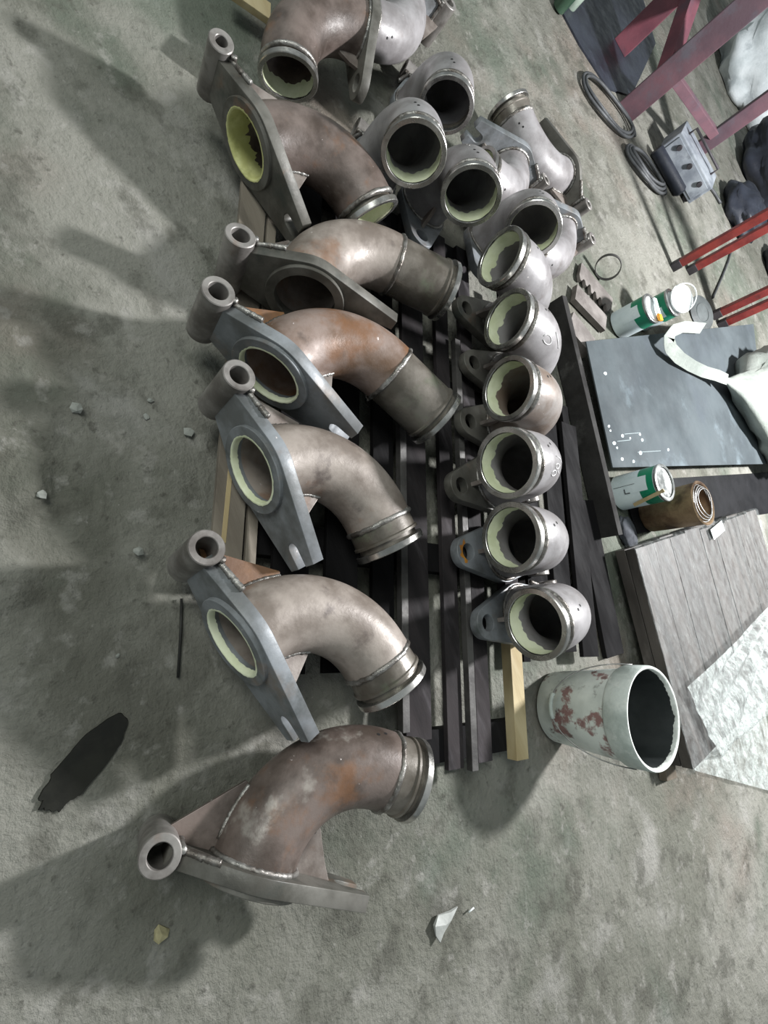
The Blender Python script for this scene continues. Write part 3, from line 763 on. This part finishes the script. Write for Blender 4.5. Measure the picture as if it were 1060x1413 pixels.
# ------------------------------------------------------------------ white bulk bag with lifting strap
M['bag'] = pm('white_woven_bag', srgb(158, 163, 156), srgb(132, 138, 132), 4, 0.75, 0, [(srgb(150, 158, 150), 5, 0.54, 0.7, 0.5)], 0.35, 30)
wb = thing('bulk_bag', 'white woven bulk bag with a looped lifting strap on the steel sheet', 'bag')
bc = at(1082, 566, .20)
tipd = (at(992, 520, .15) - bc); tipl = tipd.length; tipd.normalize()
def bag_mesh():
    q = MB(); nu, nv = 64, 34
    for j in range(nv + 1):
        th = math.pi * j / nv
        for i in range(nu):
            a = 2 * math.pi * i / nu
            d = Vector((math.sin(th) * math.cos(a), math.sin(th) * math.sin(a), math.cos(th)))
            fold = abs(noise.noise(Vector((math.cos(a) * 3.1, math.sin(a) * 3.1, th * .9)))) * .34
            w = 1 + .16 * noise.noise(d * 2.0 + Vector((4, 0, 0))) + fold * (.3 + .7 * math.sin(th)) + .05 * noise.noise(d * 9)
            pk = max(0, d.dot(tipd)) ** 9                                    # corner the strap pulls out
            p = Vector((d.x * .40 * w, d.y * .42 * w, d.z * .24 * w)) * (1 - pk) + tipd * (tipl * pk)
            q.v.append((bc.x + p.x, bc.y + p.y, max(.087, bc.z + p.z)))
    for j in range(nv):
        for i in range(nu):
            k = (i + 1) % nu
            q.f.append((j * nu + i, j * nu + k, (j + 1) * nu + k, (j + 1) * nu + i))
    return q
bag_mesh().build('sack', M['bag'], wb, 180)
spx = [(1004, 524, .17), (990, 518, .15), (972, 513, .13), (955, 505, .13), (938, 494, .14), (926, 481, .15), (923, 468, .16), (930, 456, .15), (944, 451, .13), (958, 452, .135), (970, 453, .130)]
fr = []
sp = [at(*p) for p in spx]
pts = []
for i in range(len(sp) - 1):
    for k in range(4): pts.append(sp[i].lerp(sp[i + 1], k / 4))
pts.append(sp[-1])
for i, p in enumerate(pts):
    tdir = (pts[min(i + 1, len(pts) - 1)] - pts[max(i - 1, 0)]).normalized()
    up_ = Vector((0.15, -.35, 1)); e1 = tdir.cross(up_).normalized(); tw = .7 * math.sin(i * .12)
    e2 = e1.cross(tdir)
    fr.append((p, e1 * math.cos(tw) + e2 * math.sin(tw), e2 * math.cos(tw) - e1 * math.sin(tw)))
MB().sweep(fr, [(-.033, -.0015), (.033, -.0015), (.033, .0015), (-.033, .0015)], caps=True).build('lifting_strap', M['bag'], wb, 60)

# ------------------------------------------------------------------ film wrapped stack of boards
M['ply'] = pm('grey_brown_boards', srgb(82, 77, 73), srgb(56, 52, 49), 5, 0.5, 0, [(srgb(38, 35, 33), 6, 0.52, 0.68, 0.8), (srgb(108, 103, 99), 12, 0.56, 0.72, 0.6)], 0.2, 40, stretch=(.18, 2.2, 1))
st = thing('board_stack', 'stack of grey brown boards wrapped in clear stretch film', 'board stack')
ZS = .13
Q0 = at(877, 757, ZS); Q1 = at(957, 1062, ZS)
E1 = Q1 - Q0; LEN = E1.length; E1.normalize(); E2 = Vector((-E1.y, E1.x, 0))
WS = 1.5; nb = 9
random.seed(11)
for k in range(nb):
    w = WS / nb
    for lay in range(2):
        c_ = Q0 + E1 * (LEN / 2 + random.uniform(-.012, .012)) + E2 * (w * (k + .5))
        z0 = .035 + lay * .048
        hgt = .045 if lay == 0 else .045 + random.uniform(-.003, .002)
        a = Vector((c_.x, c_.y, z0 + hgt / 2)) - E1 * LEN / 2; b = Vector((c_.x, c_.y, z0 + hgt / 2)) + E1 * LEN / 2
        MB().bar(a, b, w - .006, hgt).build('board', M['ply'], st, bevel=.002)
for f_ in (.12, .85):
    a = Q0 + E1 * LEN * f_ + E2 * .16; b = a + E2 * (WS - .16)
    MB().bar((a.x, a.y, .0175), (b.x, b.y, .0175), .08, .035).build('bearer', M['wood_brown'], st)
def film_mat(name, al, wt):
    m = bpy.data.materials.new(name); m.use_nodes = True
    nt = m.node_tree; N = nt.nodes; L = nt.links; bs = N['Principled BSDF']
    bs.inputs['Base Color'].default_value = srgb(*wt); bs.inputs['Roughness'].default_value = .16
    tc = N.new('ShaderNodeTexCoord'); mp = N.new('ShaderNodeMapping'); mp.inputs['Scale'].default_value = (1, 1.6, 1)
    n1 = N.new('ShaderNodeTexNoise'); n1.inputs['Scale'].default_value = 14; n1.inputs['Detail'].default_value = 8; n1.inputs['Roughness'].default_value = .7
    L.new(tc.outputs['Object'], mp.inputs[0]); L.new(mp.outputs[0], n1.inputs['Vector'])
    r = N.new('ShaderNodeMapRange'); r.inputs[1].default_value = .35; r.inputs[2].default_value = .72; r.inputs[3].default_value = al[0]; r.inputs[4].default_value = al[1]
    L.new(n1.outputs['Fac'], r.inputs[0]); L.new(r.outputs[0], bs.inputs['Alpha'])
    bn = N.new('ShaderNodeBump'); n2 = N.new('ShaderNodeTexNoise'); n2.inputs['Scale'].default_value = 34; n2.inputs['Detail'].default_value = 5; n2.inputs['Roughness'].default_value = .6
    L.new(mp.outputs[0], n2.inputs['Vector'])
    bn.inputs['Strength'].default_value = 1.0; bn.inputs['Distance'].default_value = .02
    L.new(n2.outputs['Fac'], bn.inputs['Height']); L.new(bn.outputs[0], bs.inputs['Normal'])
    return m
M['film'] = film_mat('clear_stretch_film', (.02, .24), (206, 212, 210))
M['film_white'] = film_mat('bunched_white_film', (.12, .80), (224, 232, 228))
# tight film over the top and down both ends
q = MB(); nu, nv = 70, 60
for j in range(nv + 1):
    for i in range(nu + 1):
        s_ = -0.1 + (LEN + .2) * i / nu; t_ = -.02 + (WS + .02) * j / nv
        over = max(0, -s_ - .012, s_ - LEN - .012)
        z = ZS + .006 + .006 * abs(noise.noise(Vector((s_ * 3, t_ * 22, 0)))) + .003 * noise.noise(Vector((s_ * 18, t_ * 18, 3)))
        ss_ = s_
        if over > 0:
            z -= over; ss_ = (-.014 if s_ < 0 else LEN + .014) + .006 * noise.noise(Vector((t_ * 20, z * 20, 0)))
        p = Q0 + E1 * ss_ + E2 * t_
        q.v.append((p.x, p.y, z))
for j in range(nv):
    for i in range(nu):
        a = j * (nu + 1) + i; q.f.append((a, a + 1, a + nu + 2, a + nu + 1))
q.build('stretch_film', M['film'], st, 180)
# loose bunched sheet thrown over the corner, gathered at the far side and fanning out to the floor
q = MB(); nu, nv = 70, 70
AP = at(1068, 826, ZS + .05); F0 = at(944, 948, ZS + .02); F1 = at(962, 1064, .02); F2 = at(1080, 1096, .02)
def hem(v):
    return F0.lerp(F1, v / .4) if v < .4 else F1.lerp(F2, (v - .4) / .6)
for j in range(nv + 1):
    v_ = j / nv
    for i in range(nu + 1):
        u_ = i / nu
        h_ = hem(v_)
        p = AP.lerp(h_, u_)
        f_ = (.012 + .05 * (1 - abs(2 * u_ - 1)) * .6) * abs(noise.noise(Vector((v_ * 7, u_ * .8, 1.5)))) * 1.6 + .006 * noise.noise(Vector((v_ * 20, u_ * 12, 4))) * min(1, 6 * u_) + .05 * (1 - u_) ** 2
        s_ = (Vector((p.x, p.y, 0)) - Vector((Q0.x, Q0.y, 0))).dot(E1)
        base = ZS + .022 if s_ < LEN + .026 else max(.010, ZS + .022 - (s_ - LEN - .026) * 3.0)
        q.v.append((p.x, p.y, base + f_))
for j in range(nv):
    for i in range(nu):
        a = j * (nu + 1) + i; q.f.append((a, a + 1, a + nu + 2, a + nu + 1))
o = q.build('plastic_film', M['film_white'], None, 180); tag(o, 'bunched white plastic film thrown over the corner of the wrapped boards', 'plastic film')

# ------------------------------------------------------------------ notched scrap and hoop by the paint cans
M['scrap'] = pm('dull_brown_scrap', srgb(132, 126, 122), srgb(100, 94, 90), 8, 0.65, 0.15, [(srgb(76, 68, 64), 7, 0.56, 0.72, 0.6)], 0.2, 50)
def notched(label, p0, p1, w, z0, th, teeth, seed):
    a = at(*p0, z0 + th); b = at(*p1, z0 + th); u = (b - a); u.z = 0; L_ = u.length; u.normalize(); n = Vector((-u.y, u.x, 0))
    random.seed(seed); poly = []
    poly += [a + n * 0, b + n * 0]
    k = teeth * 2 if teeth else 1
    for i in range(k + 1):
        t_ = 1 - i / k
        dd = w * (1 + (.22 if i % 2 else -.1) * (1 if teeth else 0) + random.uniform(-.06, .06))
        poly.append(a + u * (L_ * t_) + n * dd)
        if teeth and i < k: poly.append(a + u * (L_ * (t_ - .45 / k)) + n * dd)
    o = MB().prism([(p.x, p.y) for p in poly], z0, z0 + th).build('scrap_strip', M['scrap'], None, bevel=.001)
    tag(o, label, 'scrap metal', 'cut steel scrap beside the paint cans')
notched('toothed steel offcut strip at the outer edge of the scrap', (803, 362), (846, 412), -.10, 0, .02, 6, 1)
notched('broad plain steel offcut strip in the middle of the scrap', (797, 392), (838, 436), -.10, 0, .03, 0, 2)
notched('short steel offcut strip beside the grey timber end', (792, 430), (822, 468), -.12, 0, .05, 0, 3)
hc = at(834, 372, .04)
o = MB().lathe([(.062, -.012), (.066, -.012), (.066, .012), (.062, .012)], 36, close=True).build('steel_hoop', M['bar'], None, 40)
o.matrix_world = Matrix.Translation((hc.x, hc.y, .062)) @ (Matrix.Rotation(.6, 4, 'Z') @ Matrix.Rotation(math.radians(80), 4, 'X')); tag(o, 'thin steel hoop standing on the scrap strips', 'hoop')

# ------------------------------------------------------------------ red frames, cables, dark heap in the background
M['red'] = pm('red_oxide_paint', srgb(138, 54, 48), srgb(108, 40, 38), 8, 0.5, 0, [(srgb(70, 34, 34), 7, 0.56, 0.7, 0.7)], 0.1)
M['redgrey'] = pm('worn_dark_red_paint', srgb(104, 74, 82), srgb(82, 64, 72), 4, 0.55, 0, [(srgb(84, 84, 92), 5, 0.5, 0.68, 0.7)], 0.1)
M['darkred'] = pm('dark_plum_red_paint', srgb(118, 66, 76), srgb(92, 54, 64), 4, 0.55, 0, [(srgb(72, 62, 72), 5, 0.5, 0.68, 0.7)], 0.1)
M['shoe'] = pm('black_foot_steel', srgb(64, 60, 64), srgb(46, 44, 46), 8, 0.6, 0.2, [], 0.1)
M['darkblue'] = pm('black_blue_plastic', srgb(40, 44, 54), srgb(26, 29, 38), 5, 0.5, 0, [(srgb(64, 68, 80), 7, 0.58, 0.74, 0.5)], 0.2)
M['cable'] = pm('dusty_black_hose', srgb(74, 76, 78), srgb(52, 54, 56), 10, 0.6, 0, [], 0.1)
M['machine'] = pm('dusty_grey_machine', srgb(150, 156, 162), srgb(112, 118, 126), 5, 0.5, 0.1, [(srgb(76, 80, 88), 6, 0.55, 0.7, 0.7)], 0.1)
M['palesack'] = pm('pale_crumpled_plastic', srgb(206, 212, 214), srgb(172, 180, 182), 4, 0.4, 0, [(srgb(134, 142, 146), 5, 0.55, 0.7, 0.6)], 0.3)
tr = thing('red_trestle', 'red painted steel trestle with paired legs beyond the steel sheet', 'trestle')
tops = []
for (x, y) in ((928, 369), (950, 374), (984, 436), (992, 449)):
    b = at(x, y, 0)
    MB().box((b.x, b.y, .58), (.05, .05, 1.10), Matrix.Rotation(.5, 3, 'Z')).build('leg', M['red'], tr, bevel=.003)
    MB().box((b.x, b.y, .03), (.054, .054, .06), Matrix.Rotation(.5, 3, 'Z')).build('foot', M['shoe'], tr, bevel=.003)
    tops.append(Vector((b.x, b.y, 1.15)))
MB().bar(tops[0].lerp(tops[1], .5), tops[2].lerp(tops[3], .5), .12, .05).build('top_bar', M['red'], tr, bevel=.003)
rk = thing('steel_rack', 'worn dark red steel rack with uprights and a slanting brace', 'rack')
b1 = at(866, 152, 0); b2 = at(938, 225, 0)
z1 = max(2.0, rise(b1, 1043, 0)); 
rw_ = Matrix.Rotation(.5, 3, 'Z')
MB().box((b1.x, b1.y, z1 / 2), (.15, .15, z1), rw_).build('upright', M['redgrey'], rk, bevel=.004)
MB().box((b2.x, b2.y, z1 / 2), (.10, .10, z1), rw_).build('upright', M['redgrey'], rk, bevel=.004)
za = rise(b1, 931, 111); zb = rise(b2, 985, 182)
MB().bar((b1.x, b1.y, za), (b2.x, b2.y, zb), .06, .06).build('brace', M['redgrey'], rk, bevel=.003)
MB().bar((b1.x, b1.y, za + .55), (b2.x, b2.y, zb + .75), .05, .05).build('brace', M['redgrey'], rk, bevel=.003)
b3 = at(856, 66, 0)
MB().box((b3.x, b3.y, z1 / 2 + .012), (.14, .14, z1), rw_).build('upright', M['darkred'], rk, bevel=.004)
MB().bar((b3.x, b3.y, .55), (b1.x, b1.y, .25), .09, .09).build('brace', M['darkred'], rk, bevel=.003)
MB().bar((b3.x, b3.y, .95), (b2.x, b2.y, .95), .06, .06).build('rail', M['redgrey'], rk, bevel=.003)
# welding machine standing by the rack
mc = at(905, 205, 0); mt = thing('welding_machine', 'dusty grey welding machine with hose coils in front of the rack', 'machine', (mc.x + .17, mc.y + .17, 0), Matrix.Rotation(.55, 3, 'Z'))
mt.scale = (.74, .74, .74)
MB().box((0, 0, .15), (.62, .34, .22)).build('case', M['machine'], mt, bevel=.01)
MB().box((0, -.172, .15), (.56, .012, .16)).build('front_panel', M['machine'], mt, bevel=.002)
for k in (-.2, 0, .2):
    MB().lathe([(0, .02), (.022, .02), (.026, .0)], 20, (k, -.178, .19), (1, 0, 0), (0, 0, 1), (0, -1, 0)).build('knob', M['shoe'], mt, 40)
MB().tube([(-.22, 0, .26), (-.22, 0, .33), (.22, 0, .33), (.22, 0, .26)], .012, 8).build('handle', M['shoe'], mt, 60)
MB().lathe([(0, -.24), (.055, -.24), (.06, -.22), (.06, .22), (.04, .24), (0, .24)], 24, (-.1, -.30, .061), (0, 1, 0), (0, 0, 1), (1, 0, 0)).build('drum', M['darkblue'], mt, 40)
for k in (-.25, .25):
    for j in (-.12, .12):
        MB().lathe([(0, -.02), (.038, -.02), (.04, -.01), (.04, .01), (.038, .02), (0, .02)], 20, (k, j, .04), (1, 0, 0), (0, 0, 1), (0, 1, 0)).build('wheel', M['shoe'], mt, 40)
def loops(name, label, ends, halfw, n, r, seed, mat='cable'):
    a = at(*ends[0], 0); b = at(*ends[1], 0); c_ = (a + b) / 2; e1 = (b - a) / 2; n_ = Vector((-e1.y, e1.x, 0)).normalized() * halfw
    random.seed(seed); pts = []
    for k in range(n * 40 + 1):
        t_ = 2 * math.pi * k / 40; kk = k / 40
        f1 = 1 - .10 * kk + .03 * math.sin(kk * 5 + seed); f2 = 1 - .13 * kk + .05 * math.cos(kk * 3)
        p = c_ + e1 * (math.cos(t_) * f1) + n_ * (math.sin(t_) * f2)
        pts.append((p.x, p.y, r + .004 + .004 * (1 + math.sin(t_ * 3 + kk)) + kk * r * 1.0))
    o = MB().tube(pts, r, 7).build(name, M[mat], None, 180); tag(o, label, 'hose'); return o
loops('hose_coil', 'slack black hose loops lying on the floor in front of the rack', ((798, 112), (872, 190)), .17, 2, .010, 1)
loops('hose_coil', 'tight black hose coil lying on bare floor below the machine', ((858, 206), (914, 270)), .11, 3, .011, 2)
def cable(name, label, pix, r, z=.0):
    P_ = [at(x, y, z) + Vector((0, 0, r + .002)) for x, y in pix]
    pts = []
    for i in range(len(P_) - 1):
        for k in range(6): pts.append(P_[i].lerp(P_[i + 1], k / 6))
    pts.append(P_[-1])
    for it in range(3): pts = [pts[0]] + [(pts[i - 1] + pts[i] * 2 + pts[i + 1]) / 4 for i in range(1, len(pts) - 1)] + [pts[-1]]
    o = MB().tube(pts, r, 7).build(name, M['cable'], None, 180); tag(o, label, 'cable')
cable('cable', 'black cable running over the floor from the rack to the dark heap', [(945, 222), (956, 235), (972, 252), (984, 268), (992, 282)], .012)
cable('cable', 'thin cable trailing from the dark heap to the steel disc', [(1010, 338), (1004, 360), (994, 385), (982, 412)], .008)
h1 = at(1040, 262, 0); h2 = at(1010, 300, 0); h3 = at(1050, 330, 0)
lump('black_bag', 'big black plastic bag slumped behind the red trestle', 'bag', (h1.x, h1.y + .15, .16), (.55, .42, .26), 8.3, 'darkblue')
lump('black_bag', 'low black plastic bag beside the paired red legs', 'bag', (h2.x, h2.y + .05, .08), (.26, .22, .13), 5.7, 'darkblue')
lump('black_bag', 'black plastic bag between the two pairs of red legs', 'bag', (h3.x + .32, h3.y - .02, .08), (.20, .22, .13), 1.9, 'darkblue')
w1 = at(1000, 120, 0)
lump('pale_sack', 'pale crumpled plastic sack behind the rack brace', 'sack', (w1.x - .1, w1.y + .45, .25), (.55, .5, .42), 2.9, 'palesack', .3)
w2 = at(1055, 165, 0)
lump('pale_sack', 'pale crumpled plastic sack beside the red upright', 'sack', (w2.x + .3, w2.y + .1, .16), (.45, .42, .28), 6.4, 'palesack', .3)
cb = at(985, 78, 0); ck = thing('steel_cabinet', 'blue grey steel cabinet standing behind the rack', 'cabinet', (cb.x - .3, cb.y + 2.2, 0), Matrix.Rotation(.35, 3, 'Z'))
M['cabinet'] = pm('blue_grey_cabinet', srgb(104, 110, 122), srgb(88, 94, 106), 3, .5, 0, [(srgb(72, 76, 88), 4, .54, .7, .5)], .05)
MB().box((0, 0, .8), (1.3, .5, 1.5)).build('body', M['cabinet'], ck, bevel=.01)
for k in (-1, 1):
    dr = MB().box((k * .32, -.258, .8), (.62, .016, 1.44)).build('door', M['cabinet'], ck, bevel=.003)
    MB().box((k * .05, -.275, .85), (.02, .02, .14)).build('handle', M['shoe'], dr, bevel=.003)
MB().box((0, 0, .025), (1.24, .44, .05)).build('plinth', M['shoe'], ck)
dm = [(752, -30), (800, 60), (840, 122), (872, 132), (905, 60), (880, -30)]  # outline of a thin dark blue-grey slab on the floor
slab('dark_slab', 'dark blue grey slab on the floor beside the rack', 'mat', dm, .012, .012, 'darkblue')
for i, (x, y, lab, mm) in enumerate(((768, 14, 'green glass bottle standing at the edge of the dark slab', 'bottle_green'), (784, 10, 'pale glass bottle standing at the edge of the dark slab', 'bottle_pale'))):
    if mm not in M:
        M[mm] = pm(mm, srgb(70, 96, 78) if i == 0 else srgb(170, 184, 170), srgb(52, 76, 60) if i == 0 else srgb(140, 156, 142), 6, .25, 0, [], 0)
    b = at(x, y, 0)
    o = MB().lathe([(0, .0), (.042, .0), (.046, .006), (.046, .18), (.036, .215), (.018, .24), (.016, .30), (.019, .302), (.019, .315), (0, .315)], 24).build('bottle', M[mm], None, 40)
    o.location = (b.x, b.y, .012); tag(o, lab, 'bottle')

# ------------------------------------------------------------------ litter on the floor
M['chip'] = pm('concrete_chip', srgb(150, 152, 146), srgb(118, 120, 114), 20, .8, 0, [], .4, 60)
M['chip_tan'] = pm('tan_chip', srgb(168, 160, 124), srgb(128, 122, 92), 20, .8, 0, [], .4, 60)
M['scrapfilm'] = pm('grey_plastic_scrap', srgb(178, 180, 176), srgb(150, 152, 148), 12, .4, 0, [], .2, 40)
M['rod'] = pm('black_rod', srgb(44, 44, 40), srgb(30, 30, 28), 12, .6, .2, [], .1)
def chip(px, py, r, label, mat, seed, flat=.55):
    random.seed(seed); p = at(px, py); z = crust(p.x, p.y) - .007
    bm = bmesh.new(); bmesh.ops.create_icosphere(bm, subdivisions=1, radius=r)
    for v in bm.verts:
        v.co *= random.uniform(.6, 1.15); v.co.z *= flat
    me = bpy.data.meshes.new('concrete_chip'); bm.to_mesh(me); bm.free()
    o = link('concrete_chip', me, M[mat]); o.location = (p.x, p.y, z + r * flat * .55); o.rotation_euler = (random.uniform(-.3, .3), random.uniform(-.3, .3), random.uniform(0, 6))
    tag(o, label, 'stone', 'loose chips on the concrete')
chip(261, 596, .017, 'pale angular concrete chip beside the hinge eye of the pinkish elbow', 'chip', 4)
chip(222, 1288, .020, 'tan angular chip on the floor below the brown elbow hinge', 'chip_tan', 9)
chip(203, 574, .009, 'tiny grey concrete crumb beside the pale angular chip', 'chip', 5)
chip(190, 762, .014, 'grey flat concrete chip on open floor near the thin black rod', 'chip', 6)
chip(163, 905, .007, 'tiny dark crumb beside the lower end of the black rod', 'chip', 7)
chip(105, 565, .016, 'reddish grey chip at the broken crust', 'chip', 12)
chip(208, 552, .009, 'small round grey crumb on open floor near the hinge eyes', 'chip', 13)
chip(58, 685, .012, 'grey crumb lying on the broken cement crust', 'chip', 14)
o = MB().tube([at(250, 826) + Vector((0, 0, .004)), at(249, 870) + Vector((0, 0, .004)), at(245, 935) + Vector((0, 0, .004))], .0032, 6).build('welding_rod', M['rod'], None, 180); tag(o, 'thin black rod lying on the concrete beside the pallet', 'rod')
o = MB().tube([at(646, 1258) + Vector((0, 0, .003)), at(653, 1252) + Vector((0, 0, .003))], .0025, 6).build('rod_stub', M['paint_white'], None, 180); tag(o, 'tiny white stub beside the grey plastic scrap', 'rod')
q = MB(); P_ = [(630, 1250), (619, 1256), (603, 1262), (597, 1276), (600, 1290), (604, 1298), (611, 1286), (619, 1268)]
V_ = [at(x, y) for x, y in P_]; cen = sum(V_, Vector()) / len(V_)
n_ = len(V_)
q.add([(v.x, v.y, .002) for v in V_] + [(cen.x, cen.y, .002)] + [(v.x, v.y, .006 + .006 * (i % 2)) for i, v in enumerate(V_)] + [(cen.x, cen.y, .016)],
      [(i, (i + 1) % n_, n_) for i in range(n_)] + [(n_ + 1 + i, n_ + 1 + (i + 1) % n_, 2 * n_ + 1) for i in range(n_)] + [(i, (i + 1) % n_, n_ + 1 + (i + 1) % n_, n_ + 1 + i) for i in range(n_)])
o = q.build('plastic_scrap', M['scrapfilm'], None); tag(o, 'curled grey plastic scrap on the open concrete', 'scrap')
# thin near-black patch on the floor, ragged at one end
M['patch_dark'] = pm('near_black_patch', srgb(34, 34, 29), srgb(22, 22, 19), 12, .6, 0, [(srgb(52, 52, 44), 14, .56, .7, .6)], .1, 40, spec=.2)
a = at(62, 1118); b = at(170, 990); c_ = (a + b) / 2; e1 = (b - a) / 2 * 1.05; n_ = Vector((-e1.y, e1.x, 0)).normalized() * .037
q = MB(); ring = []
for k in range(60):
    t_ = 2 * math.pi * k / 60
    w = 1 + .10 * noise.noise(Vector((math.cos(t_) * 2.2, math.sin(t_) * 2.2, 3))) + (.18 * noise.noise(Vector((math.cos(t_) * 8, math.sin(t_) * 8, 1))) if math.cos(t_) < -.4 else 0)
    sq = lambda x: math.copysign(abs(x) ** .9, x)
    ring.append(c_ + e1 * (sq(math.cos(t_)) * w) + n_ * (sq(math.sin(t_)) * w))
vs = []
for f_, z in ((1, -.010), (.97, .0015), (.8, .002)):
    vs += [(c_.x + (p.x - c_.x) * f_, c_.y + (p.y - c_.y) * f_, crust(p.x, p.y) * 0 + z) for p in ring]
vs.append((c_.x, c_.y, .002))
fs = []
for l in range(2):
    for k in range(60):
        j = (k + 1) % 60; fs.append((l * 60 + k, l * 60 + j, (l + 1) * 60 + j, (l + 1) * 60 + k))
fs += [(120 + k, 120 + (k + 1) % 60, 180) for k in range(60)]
q.add(vs, fs); o = q.build('dark_floor_patch', M['patch_dark'], None, 60); tag(o, 'elongated near-black patch on the concrete', 'oil patch')
